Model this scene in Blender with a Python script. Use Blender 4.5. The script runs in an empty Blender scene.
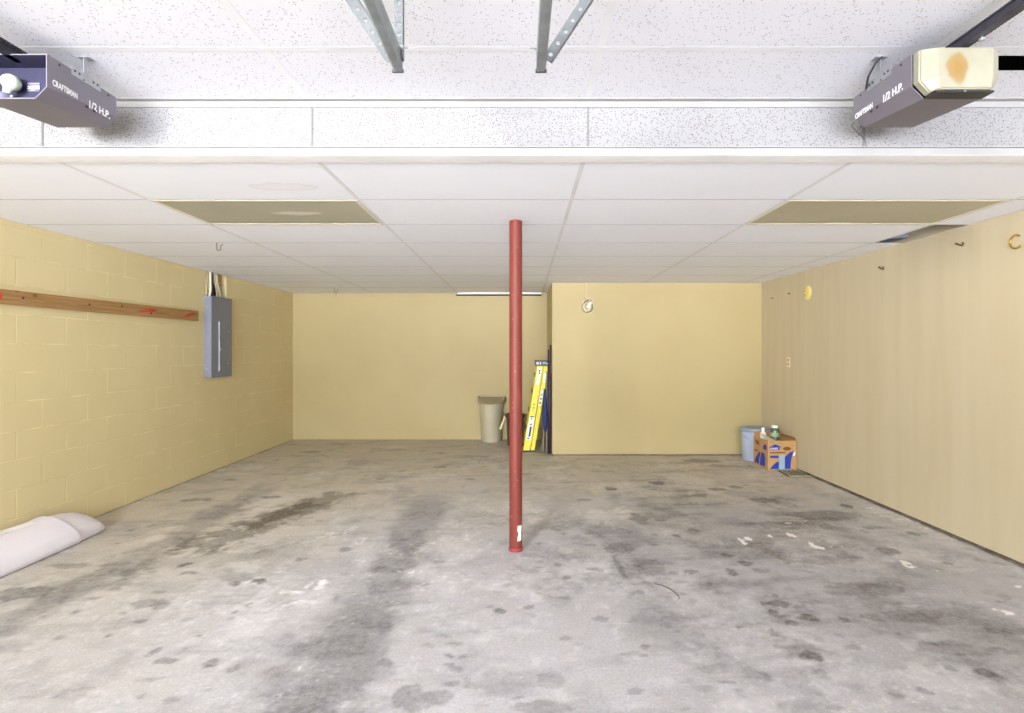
import bpy, bmesh, math, random
import numpy as np
from mathutils import Vector, Matrix

random.seed(7)
C = bpy.context.scene.collection
EYE = 1.35                      # camera height above the slab
F = 526.0                       # focal length in pixels of the 1024 frame
VX, VY = 519.0, 351.0           # vanishing point of the room's long axis

def s2l(c):
    c = c / 255.0
    return c / 12.92 if c <= 0.04045 else ((c + 0.055) / 1.055) ** 2.4
def rgb(r, g, b): return (s2l(r), s2l(g), s2l(b), 1.0)
def fl(px, py):                 # a spot on the slab
    Y = F * EYE / (py - VY)
    return ((px - VX) * Y / F, Y)

# ------------------------------------------------------------------ helpers
def obj(name, bm, mats, parent=None, smooth=False, loc=None):
    me = bpy.data.meshes.new(name)
    bmesh.ops.recalc_face_normals(bm, faces=bm.faces)
    bm.to_mesh(me); bm.free()
    if not isinstance(mats, (list, tuple)): mats = [mats]
    for m in mats: me.materials.append(m)
    if smooth:
        for p in me.polygons: p.use_smooth = True
    o = bpy.data.objects.new(name, me); C.objects.link(o)
    if parent is not None: o.parent = parent
    if loc is not None: o.location = loc
    return o
def autosmooth(o, deg=40):
    me = o.data
    bm = bmesh.new(); bm.from_mesh(me)
    for f in bm.faces: f.smooth = True
    for e in bm.edges:
        if len(e.link_faces) == 2 and e.calc_face_angle(0) > math.radians(deg): e.smooth = False
    bm.to_mesh(me); bm.free()
    return o
def tag(o, label, cat, group=None):
    o['label'] = label; o['category'] = cat
    if group: o['group'] = group
    return o
def thing(name, label, cat, loc=(0, 0, 0), rot=(0, 0, 0), group=None):
    o = bpy.data.objects.new(name, None); C.objects.link(o)
    o.empty_display_size = 0.05
    o.location = loc; o.rotation_euler = rot
    return tag(o, label, cat, group)
def struct(o): o['kind'] = 'structure'; return o
def box(bm, x0, x1, y0, y1, z0, z1, bevel=0.0, mi=0, M=None, seg=2):
    r = bmesh.ops.create_cube(bm, size=1.0)
    vs = r['verts']
    bmesh.ops.scale(bm, vec=(x1 - x0, y1 - y0, z1 - z0), verts=vs)
    bmesh.ops.translate(bm, vec=((x0 + x1) / 2, (y0 + y1) / 2, (z0 + z1) / 2), verts=vs)
    fs = set(f for v in vs for f in v.link_faces)
    for f in fs: f.material_index = mi
    if bevel:
        es = list(set(e for v in vs for e in v.link_edges))
        rr = bmesh.ops.bevel(bm, geom=es, offset=bevel, segments=seg, affect='EDGES', profile=0.5)
        vs = list(set(v for f in rr['faces'] for v in f.verts) | set(v for v in vs if v.is_valid))
        for f in rr['faces']: f.material_index = mi
    if M is not None: bmesh.ops.transform(bm, matrix=M, verts=[v for v in vs if v.is_valid])
def loft(bm, loops, cap=True, closed=True, mi=0):
    rows = [[bm.verts.new(p) for p in l] for l in loops]
    n = len(rows[0])
    for a, b in zip(rows[:-1], rows[1:]):
        for i in range(n if closed else n - 1):
            j = (i + 1) % n
            bm.faces.new((a[i], a[j], b[j], b[i])).material_index = mi
    if cap and closed:
        bm.faces.new(rows[0]).material_index = mi
        bm.faces.new(rows[-1]).material_index = mi
    return rows
def lathe(bm, prof, n=32, cx=0, cy=0, cap=True, mi=0):
    loft(bm, [[(cx + r * math.cos(2 * math.pi * i / n), cy + r * math.sin(2 * math.pi * i / n), z) for i in range(n)] for r, z in prof], cap=cap, mi=mi)
def tube(bm, pts, r, n=8, mi=0, cap=True):
    pts = [Vector(p) for p in pts]
    rr = r if isinstance(r, (list, tuple)) else [r] * len(pts)
    loops = []
    up = None
    for i, p in enumerate(pts):
        t = (pts[min(i + 1, len(pts) - 1)] - pts[max(i - 1, 0)]).normalized()
        if up is None:
            up = Vector((0, 0, 1)) if abs(t.z) < 0.9 else Vector((1, 0, 0))
        a = t.cross(up).normalized(); b = a.cross(t).normalized(); up = b
        loops.append([p + (a * math.cos(2 * math.pi * k / n) + b * math.sin(2 * math.pi * k / n)) * rr[i] for k in range(n)])
    loft(bm, loops, cap=cap, mi=mi)
def prism(bm, pts2, f0, f1, mi=0):
    """extrude a 2-D outline between two maps f0(u,v), f1(u,v)"""
    loft(bm, [[f0(u, v) for u, v in pts2], [f1(u, v) for u, v in pts2]], mi=mi)
def new(): return bmesh.new()

# ------------------------------------------------------------------ materials
class N:
    def __init__(s, name, rough=0.6, metal=0.0, spec=0.5):
        s.m = bpy.data.materials.new(name); s.m.use_nodes = True
        s.t = s.m.node_tree; s.n = s.t.nodes; s.l = s.t.links
        s.b = s.n['Principled BSDF']
        s.b.inputs['Roughness'].default_value = rough
        s.b.inputs['Metallic'].default_value = metal
        s.b.inputs['Specular IOR Level'].default_value = spec
    def add(s, typ, **kw):
        nd = s.n.new(typ)
        for k, v in kw.items():
            if k in nd.inputs.keys():
                if isinstance(v, bpy.types.NodeSocket): s.l.new(v, nd.inputs[k])
                else: nd.inputs[k].default_value = v
            else: setattr(nd, k, v)
        return nd
    def coord(s, kind='Object'): return s.add('ShaderNodeTexCoord').outputs[kind]
    def mapping(s, vec, scale=(1, 1, 1), loc=(0, 0, 0), rot=(0, 0, 0)):
        return s.add('ShaderNodeMapping', Vector=vec, Scale=scale, Location=loc, Rotation=rot).outputs[0]
    def noise(s, vec, scale, detail=4, rough=0.55, dist=0.0):
        return s.add('ShaderNodeTexNoise', Vector=vec, Scale=scale, Detail=detail, Roughness=rough, Distortion=dist).outputs['Fac']
    def ramp(s, fac, stops):
        r = s.add('ShaderNodeValToRGB', Fac=fac)
        e = r.color_ramp.elements
        while len(e) < len(stops): e.new(0.5)
        for k, (p, c) in enumerate(stops):
            e[k].position = p
            e[k].color = c if isinstance(c, tuple) else (c, c, c, 1)
        return r.outputs[0]
    def mix(s, fac, a, b, mode='MIX'):
        nd = s.n.new('ShaderNodeMix'); nd.data_type = 'RGBA'; nd.blend_type = mode
        for k, v in ((0, fac), (6, a), (7, b)):
            if isinstance(v, bpy.types.NodeSocket): s.l.new(v, nd.inputs[k])
            else: nd.inputs[k].default_value = v
        return nd.outputs[2]
    def math(s, op, a, b=0.0, clamp=False):
        nd = s.n.new('ShaderNodeMath'); nd.operation = op; nd.use_clamp = clamp
        for k, v in ((0, a), (1, b)):
            if isinstance(v, bpy.types.NodeSocket): s.l.new(v, nd.inputs[k])
            else: nd.inputs[k].default_value = v
        return nd.outputs[0]
    def sep(s, vec): return s.add('ShaderNodeSeparateXYZ', Vector=vec).outputs
    def comb(s, x, y, z=0.0): return s.add('ShaderNodeCombineXYZ', X=x, Y=y, Z=z).outputs[0]
    def color(s, sock): s.l.new(sock, s.b.inputs['Base Color'])
    def rough(s, sock): s.l.new(sock, s.b.inputs['Roughness'])
    def bump(s, h, strength=0.3, dist=0.01):
        nd = s.add('ShaderNodeBump', Height=h, Strength=strength, Distance=dist)
        s.l.new(nd.outputs[0], s.b.inputs['Normal'])

def simple(name, c, rough=0.5, metal=0.0, var=0.06, scale=12, spec=0.5, bump=0.0, bscale=120):
    n = N(name, rough, metal, spec)
    co = n.coord()
    f = n.noise(co, scale, 4)
    lo = tuple(max(0, x * (1 - var * 2)) for x in c[:3]) + (1,)
    hi = tuple(min(1, x * (1 + var * 2)) for x in c[:3]) + (1,)
    n.color(n.ramp(f, [(0.3, lo), (0.7, hi)]))
    if bump: n.bump(n.noise(co, bscale, 3), bump, 0.003)
    return n.m

def mat_block(name, c0, c1, jx, strength=0.5, mortar=0.007, axis='Y', joint_glint=.7):
    """painted concrete block, joints every 0.4 m by 0.2 m"""
    n = N(name, 0.55, spec=0.35)
    co = n.coord(); s = n.sep(co)
    w = n.noise(co, 3.0, 3)
    off = n.math('MULTIPLY', n.math('SUBTRACT', w, 0.5), 0.012)
    v = n.comb(n.math('ADD', n.math('ADD', s[axis], 8.0 - jx), off), n.math('ADD', n.math('ADD', s['Z'], 4.0), off))
    br = n.add('ShaderNodeTexBrick', Vector=v, Scale=1.0)
    br.inputs['Mortar Size'].default_value = mortar; br.inputs['Mortar Smooth'].default_value = 0.9
    br.inputs['Brick Width'].default_value = 0.4; br.inputs['Row Height'].default_value = 0.2
    br.offset = 0.5; br.offset_frequency = 2
    fac = br.outputs['Fac']
    big = n.noise(co, 0.9, 3); fine = n.noise(co, 60, 4)
    col = n.mix(n.ramp(big, [(0.35, 0.0), (0.65, 1.0)]), c0, c1)
    # highlights along the joints, painted as a paler colour here and there
    jl = n.noise(n.mapping(co, (1, 2.2, 1.1)), 2.6, 2)
    fleck = n.math('MULTIPLY', fac, n.ramp(jl, [(0.44, 0.0), (0.60, joint_glint)]), True)
    col = n.mix(fleck, col, tuple(min(1, x * 1.28) for x in c1[:3]) + (1,))
    n.color(col)
    h = n.math('ADD', n.math('MULTIPLY', n.math('MULTIPLY', fac, n.ramp(n.noise(co, 1.7, 2), [(0.3, 0.25), (0.6, 1.0)])), -1.0), n.math('MULTIPLY', fine, 0.22))
    n.bump(h, strength, 0.006)
    return n.m

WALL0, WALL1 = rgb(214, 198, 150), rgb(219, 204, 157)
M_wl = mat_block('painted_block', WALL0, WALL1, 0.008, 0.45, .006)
M_wb = mat_block('painted_block_far', rgb(180, 163, 117), rgb(186, 170, 124), 0.1, 0.04, axis='X', joint_glint=.06)
def mat_plaster(name, c0, c1):
    n = N(name, 0.5, spec=0.4)
    co = n.coord()
    st = n.noise(n.mapping(co, (1, 3.2, 0.25)), 2.2, 3)
    n.color(n.mix(n.ramp(st, [(0.35, 0.0), (0.65, 1.0)]), c0, c1))
    n.bump(n.noise(co, 90, 3), 0.06, 0.003)
    return n.m
M_wr = mat_plaster('painted_plaster', rgb(196, 182, 150), rgb(201, 188, 158))

def mat_tile(name, c, density, size, bumps=0.15, k=.62):
    """mineral fibre ceiling tile with pinholes; density = how many dark specks"""
    n = N(name, 0.9, spec=0.2)
    co = n.coord()
    col = n.ramp(n.noise(co, 1.6, 3), [(0.3, tuple(x * 0.97 for x in c[:3]) + (1,)), (0.7, c)])
    if density > 0:
        v = n.add('ShaderNodeTexVoronoi', Vector=co, Scale=size, Randomness=1.0)
        d = v.outputs['Distance']
        pick = n.sep(v.outputs['Color'])['X']
        on = n.math('LESS_THAN', pick, density)
        rad = n.math('MULTIPLY', n.sep(v.outputs['Color'])['Y'], 0.30)
        spot = n.math('MULTIPLY', on, n.math('LESS_THAN', d, n.math('ADD', rad, 0.10)))
        col = n.mix(n.math('MULTIPLY', spot, k), col, rgb(104, 96, 90))
        n.bump(n.math('MULTIPLY', spot, -1.0), 0.4, 0.003)
    else:
        n.bump(n.noise(co, 70, 4), bumps, 0.002)
    # old faint water ring
    n.color(col)
    return n
WHITE = rgb(246, 247, 252)
n = mat_tile('ceiling_tile_smooth', WHITE, 0, 1)
co = n.coord(); s = n.sep(co)
def blob(n, s, x, y, rx, ry):
    dx = n.math('DIVIDE', n.math('SUBTRACT', s['X'], x), rx); dy = n.math('DIVIDE', n.math('SUBTRACT', s['Y'], y), ry)
    return n.math('SQRT', n.math('ADD', n.math('MULTIPLY', dx, dx), n.math('MULTIPLY', dy, dy)))
d = n.math('ADD', blob(n, s, -1.27, 2.83, 0.19, 0.07), n.math('MULTIPLY', n.math('SUBTRACT', n.noise(co, 14, 3), 0.5), 0.9))
old = n.b.inputs['Base Color'].links[0].from_socket
n.color(n.mix(n.ramp(d, [(0.55, 0.12), (0.9, 0.32), (1.0, 0.0)]), old, rgb(214, 204, 196)))
M_tile = n.m
M_tile_up = mat_tile('ceiling_tile_pinhole', rgb(226, 226, 231), 0.42, 125).m
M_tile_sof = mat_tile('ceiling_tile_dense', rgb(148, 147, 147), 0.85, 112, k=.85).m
M_bar = simple('grid_metal', rgb(224, 224, 226), 0.5, 0.0, 0.03, 4)
M_cross = simple('cross_tee', rgb(160, 158, 156), 0.6, 0.0, 0.03, 4, spec=.2)
M_trim = simple('trim_white', rgb(240, 239, 238), 0.45, 0.0, 0.03, 3)
M_trim_step = simple('trim_step', rgb(156, 155, 152), 0.6, 0.0, 0.03, 3, spec=.2)
M_seam = simple('panel_seam', rgb(118, 117, 114), 0.6, 0.0, 0.03, 3, spec=.2)
M_dark = simple('void_dark', rgb(38, 34, 40), 0.9, 0.0, 0.2, 6)
M_gap_shade = simple('gap_shade_dark', rgb(112, 100, 88), 0.8, 0.0, 0.25, 9)

# ------------------------------------------------------------------ the room
XL, XR, YB, YP = -3.45, 3.15, 8.02, 6.82     # left, right, back, front of the projecting store room
XP = 0.43
ZL, ZU, YS = 2.232, 2.472, 2.36              # low ceiling, high ceiling, step between them
YF = -5.6                                    # the open garage doorway side

# --- floor with its stains (own shapes, stored per vertex)
def np_noise(x, y, seed):
    xi = np.floor(x).astype(np.int64); yi = np.floor(y).astype(np.int64)
    xf = x - xi; yf = y - yi
    u = xf * xf * (3 - 2 * xf); v = yf * yf * (3 - 2 * yf)
    def h(a, b):
        k = (a * 374761393 + b * 668265263 + seed * 1442695041) & 0xffffffff
        k = ((k ^ (k >> 13)) * 1274126177) & 0xffffffff
        return ((k ^ (k >> 16)) & 0xffff) / 65535.0
    return (h(xi, yi) * (1 - u) + h(xi + 1, yi) * u) * (1 - v) + (h(xi, yi + 1) * (1 - u) + h(xi + 1, yi + 1) * u) * v
def fbm(x, y, seed, octv=4, gain=0.55):
    t = 0; a = 1; s = 0
    for k in range(octv):
        t = t + a * np_noise(x * 2 ** k, y * 2 ** k, seed + k * 17); s += a; a *= gain
    return t / s
def sm(a, b, x):
    t = np.clip((x - a) / (b - a), 0, 1); return t * t * (3 - 2 * t)

def build_floor():
    xs = np.arange(XL - 0.1, XR + 0.1001, 0.012)
    ys = [YF, -4.8, -4, -3.2, -2.5, -1.8, -1.2, -0.6, 0.0, 0.6, 1.1, 1.5]; y = 1.75
    while y < YB + 0.1:
        ys.append(y); y += 0.009 + 0.0042 * max(0, y - 1.9)
    ys.append(YB + 0.12); ys = np.array(ys)
    X, Y = np.meshgrid(xs, ys)
    dark = np.zeros_like(X); light = np.zeros_like(X); brown = np.zeros_like(X)
    n1 = fbm(X * 2.3, Y * 2.3, 1); n2 = fbm(X * 9, Y * 9, 5); n3 = fbm(X * 28, Y * 28, 9, 3)
    nst = fbm(X * 2.2 + Y * .5, Y * 9.0 - X * 1.2, 21)          # sideways wipe streaks
    nsl = fbm(X * 3.2 - Y * 1.6, Y * 6.5 + X * 3.0, 41, 5, .6)  # slanting scuffs
    n4 = fbm(X * 4.6, Y * 4.6, 51, 6, .62); n5 = fbm(X * 17, Y * 17, 57, 4, .6); n6 = fbm(X * 45, Y * 45, 63, 2)
    XW = X + .025 * (fbm(X * 9, Y * 9, 71) - .5) + .03 * (fbm(X * 26, Y * 26, 75, 3) - .5)
    YW = Y + .04 * (fbm(X * 7, Y * 7, 81) - .5) + .04 * (fbm(X * 22, Y * 22, 85, 3) - .5)
    # tyre lanes of the car that stood left
    def lane(x0, w, ya, yb, amt, seed, wob=0.05):
        c = x0 + wob * (fbm(Y * 0.9, Y * 0 + seed, seed) - .5) * 2
        d = np.abs(X - c) / w + (n2 - .5) * 1.0 + (n1 - .5) * .7
        return amt * (1 - sm(0.35, 1.15, d)) * sm(ya - .5, ya + .3, Y) * (1 - sm(yb - .5, yb + .25, Y))
    dark += lane(-0.80, 0.22, 0.5, 5.0, 0.44, 3) * (.7 + .6 * n5)
    dark += lane(-0.86, 0.36, 0.5, 2.7, 0.16, 8)
    dark += lane(-2.50, 0.17, 1.5, 5.2, 0.38, 4)
    dark += lane(0.78, 0.24, 2.6, 4.2, 0.18, 6)
    dark += lane(2.05, 0.55, 1.5, 4.4, 0.12, 12, .2) * (0.35 + 1.1 * nst)
    dark += lane(1.5, 0.6, 3.6, 6.6, 0.16, 14, .2) * (0.35 + 1.1 * nst)
    # oil stain
    def seg(ax, ay, bx, by, w):
        vx, vy = bx - ax, by - ay; L = vx * vx + vy * vy
        t = np.clip(((X - ax) * vx + (Y - ay) * vy) / L, 0, 1)
        return np.hypot(X - ax - t * vx, Y - ay - t * vy) / w
    d = seg(-2.18, 3.7, -1.72, 4.85, 0.25) + (n2 - .5) * 1.5 + (n3 - .5) * 1.0
    o = 1 - sm(0.3, 1.05, d); dark += 0.58 * o; brown += 0.65 * o
    d = seg(-2.06, 4.05, -1.86, 4.6, 0.12) + (n2 - .5) * 1.3 + (n3 - .5)
    o = 1 - sm(0.2, 1.0, d); dark += 0.5 * o; brown += 0.3 * o
    d = seg(-2.3, 3.35, -1.6, 3.55, 0.28) + (n2 - .5) * 2.2 + (n3 - .5) * 1.2
    o = 1 - sm(0.2, 0.9, d); dark += 0.22 * o; brown += .3 * o
    def spot(px, py, wpx, hpx, amt, soft=.35, br=0.3, rag=.6):
        nonlocal dark, brown
        cx, cy = fl(px, py); rx = wpx / 2 * cy / F; ry = hpx / 2 * cy * cy / (F * EYE)
        m = (np.abs(X - cx) < rx * 2.2) & (np.abs(Y - cy) < ry * 2.2)
        d = np.hypot((XW - cx) / rx, (YW - cy) / ry) + (n2 - .5) * rag * 1.2 + (n3 - .5) * rag
        o = (1 - sm(1 - soft * .6, 1 + soft * .35, d)) * m * (.75 + .5 * n5)
        dark = np.maximum(dark, dark * .4 + 1.45 * amt * o); brown = brown + br * amt * o
    for a in ((501, 611, 11, 5, .5), (449, 656, 7, 4, .42), (385, 663, 14, 9, .36), (210, 663, 17, 8, .34), (166, 661, 24, 8, .36),
              (258, 581, 15, 5, .5), (237, 584, 9, 4, .45), (346, 549, 12, 7, .36), (551, 679, 32, 16, .16), (543, 709, 50, 14, .3),
              (417, 697, 70, 22, .30), (392, 566, 44, 18, .26), (402, 545, 30, 14, .2), (352, 640, 44, 26, .2), (300, 672, 60, 24, .2), (282, 700, 60, 20, .22), (325, 705, 44, 24, .22), (658, 483, 17, 3.5, .5), (611, 489, 13, 3.5, .5), (638, 519, 16, 12, .28),
              (676, 536, 9, 4, .45), (693, 530, 8, 3, .4), (726, 555, 12, 4, .5), (745, 563, 16, 6, .52), (732, 572, 10, 6, .4),
              (888, 551, 23, 8, .44), (847, 506, 11, 5, .55), (778, 604, 24, 7, .36), (809, 618, 20, 8, .4), (846, 621, 11, 7, .46),
              (790, 623, 14, 6, .34), (811, 655, 26, 10, .36), (764, 603, 12, 5, .36), (773, 612, 10, 5, .32), (710, 584, 8, 4, .42),
              (648, 566, 36, 16, .26), (690, 572, 14, 4, .34), (738, 626, 6, 4, .5), (645, 646, 9, 5, .34), (640, 592, 8, 4, .34),
              (145, 604, 36, 12, .32), (160, 606, 20, 9, .3), (140, 622, 14, 5, .38), (108, 637, 8, 6, .36), (155, 651, 10, 6, .36),
              (184, 565, 11, 3.5, .55), (190, 573, 18, 4, .4), (235, 577, 40, 12, .2), (20, 593, 60, 14, .42), (70, 566, 40, 6, .32),
              (30, 612, 50, 8, .2), (200, 635, 5, 3, .5), (233, 612, 7, 4, .35), (300, 560, 14, 4, .35), (270, 497, 22, 3, .36),
              (320, 505, 18, 3, .4), (196, 500, 30, 3.5, .3), (230, 480, 16, 2.5, .3), (310, 452, 24, 2, .28), (440, 467, 14, 2, .34),
              (380, 479, 11, 2, .34), (470, 479, 12, 2, .3), (530, 571, 18, 6, .22), (585, 500, 16, 3, .3), (560, 528, 18, 6, .3),
              (600, 530, 40, 14, .22), (620, 548, 34, 12, .26), (700, 461, 40, 4, .3), (722, 466, 30, 3, .3), (716, 489, 14, 3, .4),
              (735, 487, 12, 3, .36), (700, 495, 20, 4, .3), (760, 500, 30, 5, .26), (660, 520, 14, 4, .3), (825, 515, 70, 10, .28),
              (790, 525, 80, 8, .25), (860, 590, 90, 14, .25), (905, 617, 80, 14, .25), (960, 650, 80, 16, .22), (915, 534, 18, 4, .38),
              (875, 528, 26, 4, .3), (830, 560, 60, 10, .2), (705, 688, 30, 10, .2), (635, 692, 20, 10, .25), (925, 692, 16, 8, .3),
              (985, 672, 20, 6, .3), (950, 668, 14, 6, .34), (765, 677, 20, 10, .2)):
        spot(*a)
    rnd = random.Random(11)
    for k in range(230):
        py = 452 + 260 * rnd.random() ** 1.3; px = rnd.uniform(60, 1010)
        q = (py - 351) / 200
        spot(px, py, rnd.uniform(4, 13) * q, rnd.uniform(2, 4.5) * q, rnd.uniform(.08, .28), .4, .35)
    # dark scraped bar
    a, b = fl(614, 557), fl(625, 577)
    o = 1 - sm(.5, 1.1, seg(a[0], a[1], b[0], b[1], .022) + (n3 - .5) * .8); dark += .42 * o
    # spilled white paint
    def fleck(px, py, wpx, hpx, amt=.9, rag=.9):
        nonlocal light
        cx, cy = fl(px, py); rx = wpx / 2 * cy / F; ry = hpx / 2 * cy * cy / (F * EYE)
        d = np.hypot((X - cx) / rx, (Y - cy) / ry) + (n3 - .5) * rag * 2.4
        light = np.maximum(light, amt * (1 - sm(.55, 1.0, d)) * (np.abs(X - cx) < rx * 2) * (np.abs(Y - cy) < ry * 2))
    for a in ((742, 541, 5, 9), (748, 538, 12, 4), (790, 535, 9, 4), (817, 547, 14, 5), (812, 544, 6, 5), (905, 563, 16, 5), (914, 567, 16, 3.5),
              (935, 570, 6, 3), (995, 609, 12, 4), (1005, 612, 10, 5), (1016, 586, 10, 4), (770, 536, 5, 3), (313, 587, 24, 6, .6, 1.4), (322, 583, 18, 5, .6, 1.3),
              (285, 592, 26, 5, .5, 1.4), (340, 532, 26, 10, .42, 1.5), (362, 541, 14, 6, .45, 1.3), (300, 603, 30, 5, .4, 1.5), (835, 590, 40, 3, .3, 1.2), (900, 606, 60, 3, .28, 1.2)):
        fleck(*a)
    # pale scuffs and wipe marks
    light += .34 * sm(.60, .78, nst) * sm(.2, .9, sm(.5, 2.6, X) * (1 - sm(4.8, 6.5, Y)))
    light += .22 * sm(.58, .75, n1) + .20 * sm(.62, .8, fbm(X * 13, Y * 13, 77)) * (1 - sm(4.5, 6.5, Y))
    light += .30 * sm(XR - .28, XR - .05, X + (n2 - .5) * .2) * (1 - sm(5, 6.5, Y))
    # irregular dark line along the wall feet
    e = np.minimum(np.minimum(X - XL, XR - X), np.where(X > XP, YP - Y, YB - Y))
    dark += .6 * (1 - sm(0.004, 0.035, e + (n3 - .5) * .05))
    dark += .22 * sm(.50, .70, n4) + .16 * sm(.54, .72, nst) + .14 * sm(.52, .70, nsl) + .16 * sm(.56, .74, n5) * sm(.4, .6, n1)
    # grimy band the right-hand car left, streaked sideways
    band = sm(.7, 1.5, X + .5 * (n1 - .5)) * (1 - sm(2.35, 2.8, X)) * sm(1.9, 2.5, Y + .8 * (n4 - .5)) * (1 - sm(4.6, 6.2, Y))
    dark += band * (.10 + .24 * sm(.40, .70, nst * .45 + nsl * .35 + n5 * .2)); brown += band * .3
    patch = np.exp(-(((X - .75) / .75) ** 2 + ((Y - 3.4) / .65) ** 2))
    dark += .22 * patch * sm(.40, .62, n4 * .5 + n2 * .5)
    light += .28 * sm(.55, .75, nsl) * sm(.3, .6, n2) + .22 * sm(.64, .74, n6) * sm(.45, .6, n1)
    light += .5 * sm(.70, .78, n6) * sm(.45, .62, n2) * np.exp(-((X + .85) / .35) ** 2) * (1 - sm(3.4, 4.4, Y))
    # patchy warm tan tint towards the left and the back
    warm = np.clip((1 - sm(-2.4, -.6, X + (n1 - .5) * 1.8)) * .7 * (.3 + .7 * sm(2.2, 3.8, Y + (n1 - .5) * 1.4)) + sm(3.2, 6.0, Y + (n1 - .5) * 2.2) * .9, 0, 1)
    nv = X.size; H, W = X.shape
    co = np.stack([X.ravel(), Y.ravel(), np.zeros(nv)], 1)
    idx = np.arange(nv).reshape(H, W)
    q = np.stack([idx[:-1, :-1], idx[:-1, 1:], idx[1:, 1:], idx[1:, :-1]], -1).reshape(-1, 4)
    me = bpy.data.meshes.new('floor')
    me.vertices.add(nv); me.vertices.foreach_set('co', co.ravel().astype(np.float32))
    nq = len(q)
    me.loops.add(nq * 4); me.loops.foreach_set('vertex_index', q.ravel().astype(np.int32))
    me.polygons.add(nq); me.polygons.foreach_set('loop_start', (np.arange(nq) * 4).astype(np.int32))
    me.update(calc_edges=True); me.validate()
    at = me.attributes.new('stain', 'FLOAT_COLOR', 'POINT')
    col = np.stack([np.where(dark < .45, dark, .45 + .5 * np.tanh((dark - .45) / .55)).clip(0, 1).ravel(), np.clip(light, 0, 1).ravel(), np.clip(brown, 0, 1).ravel(), warm.ravel()], 1)
    at.data.foreach_set('color', col.ravel().astype(np.float32))
    o = bpy.data.objects.new('floor', me); C.objects.link(o)
    return struct(o)
floor = build_floor()
n = N('stained_concrete', 0.62, spec=0.35)
co = n.coord()
at = n.add('ShaderNodeAttribute'); at.attribute_name = 'stain'
s = n.sep(at.outputs['Color'])
big = n.noise(co, 0.7, 4); mid = n.noise(co, 6, 6, .65); fine = n.noise(co, 70, 6, .75)
col = n.mix(n.ramp(big, [(0.35, 0.0), (0.65, 1.0)]), rgb(179, 177, 181), rgb(187, 185, 191))
col = n.mix(n.math('MULTIPLY', at.outputs['Alpha'], .8), col, rgb(206, 194, 164))
col = n.mix(n.ramp(mid, [(0.40, 0.34), (0.60, 0.0)]), col, rgb(172, 166, 158))
col = n.mix(n.ramp(fine, [(0.38, 0.55), (0.54, 0.0)]), col, rgb(160, 154, 148))
col = n.mix(n.ramp(n.noise(co, 60, 5, .75), [(0.58, 0.0), (0.68, 0.6)]), col, rgb(232, 228, 226))
col = n.mix(s['Y'], col, rgb(232, 229, 228))
dirt = n.mix(s['Z'], rgb(96, 93, 94), rgb(82, 72, 56))
dk = n.math('MULTIPLY', s['X'], n.ramp(n.noise(co, 34, 6, .75), [(0.32, 1.3), (0.66, 0.72)]), True)
col = n.mix(dk, col, dirt)
col = n.mix(n.ramp(s['Y'], [(0.55, 0.0), (0.85, 0.85)]), col, rgb(236, 233, 230))
n.color(col)
n.rough(n.ramp(mid, [(0.3, 0.5), (0.7, 0.72)]))
n.bump(n.math('ADD', n.math('MULTIPLY', mid, .5), fine), 0.16, 0.004)
floor.data.materials.append(n.m)

# --- walls (0.12 m thick slabs)
CY0, CY1, CZ0 = 5.78, 6.20, 1.93            # cable chase above the breaker panel
bm = new()
box(bm, XL - .12, XL, YF, CY0, 0, 2.75)
box(bm, XL - .12, XL, CY1, YB + .12, 0, 2.75)
box(bm, XL - .12, XL, CY0, CY1, 0, CZ0)
box(bm, XL - .12, XL - .09, CY0, CY1, CZ0, 2.75)
bmesh.ops.remove_doubles(bm, verts=bm.verts, dist=1e-5)
struct(obj('wall_left', bm, M_wl))
bm = new(); box(bm, XR, XR + .12, YF, YB + .12, 0.022, 2.75)
struct(obj('wall_right', bm, M_wr))
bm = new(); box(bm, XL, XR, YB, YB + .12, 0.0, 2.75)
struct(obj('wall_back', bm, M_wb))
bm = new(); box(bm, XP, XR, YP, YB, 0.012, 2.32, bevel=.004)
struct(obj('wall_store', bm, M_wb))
bm = new(); box(bm, XR - .008, XR + .1, YF, YP, 0.0, 0.010)
struct(obj('gap_shade_right', bm, M_gap_shade))  # dark strip standing in for the shaded gap under the wall
bm = new(); box(bm, XP + .006, XR, YP + .006, YB, 0.0, 0.013)
struct(obj('gap_shade_store', bm, M_gap_shade))  # gap shade again, as a dark strip set back under the store wall
bm = new(); box(bm, XL - .1, XR + .1, YF, YB + .1, 2.75, 2.82)
struct(obj('roof', bm, M_dark))
# floor joists above the missing tiles
bm = new(); box(bm, XL, XR, YF + .3, YF + .42, 2.3, 2.75)
struct(obj('beam', bm, M_trim))

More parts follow.
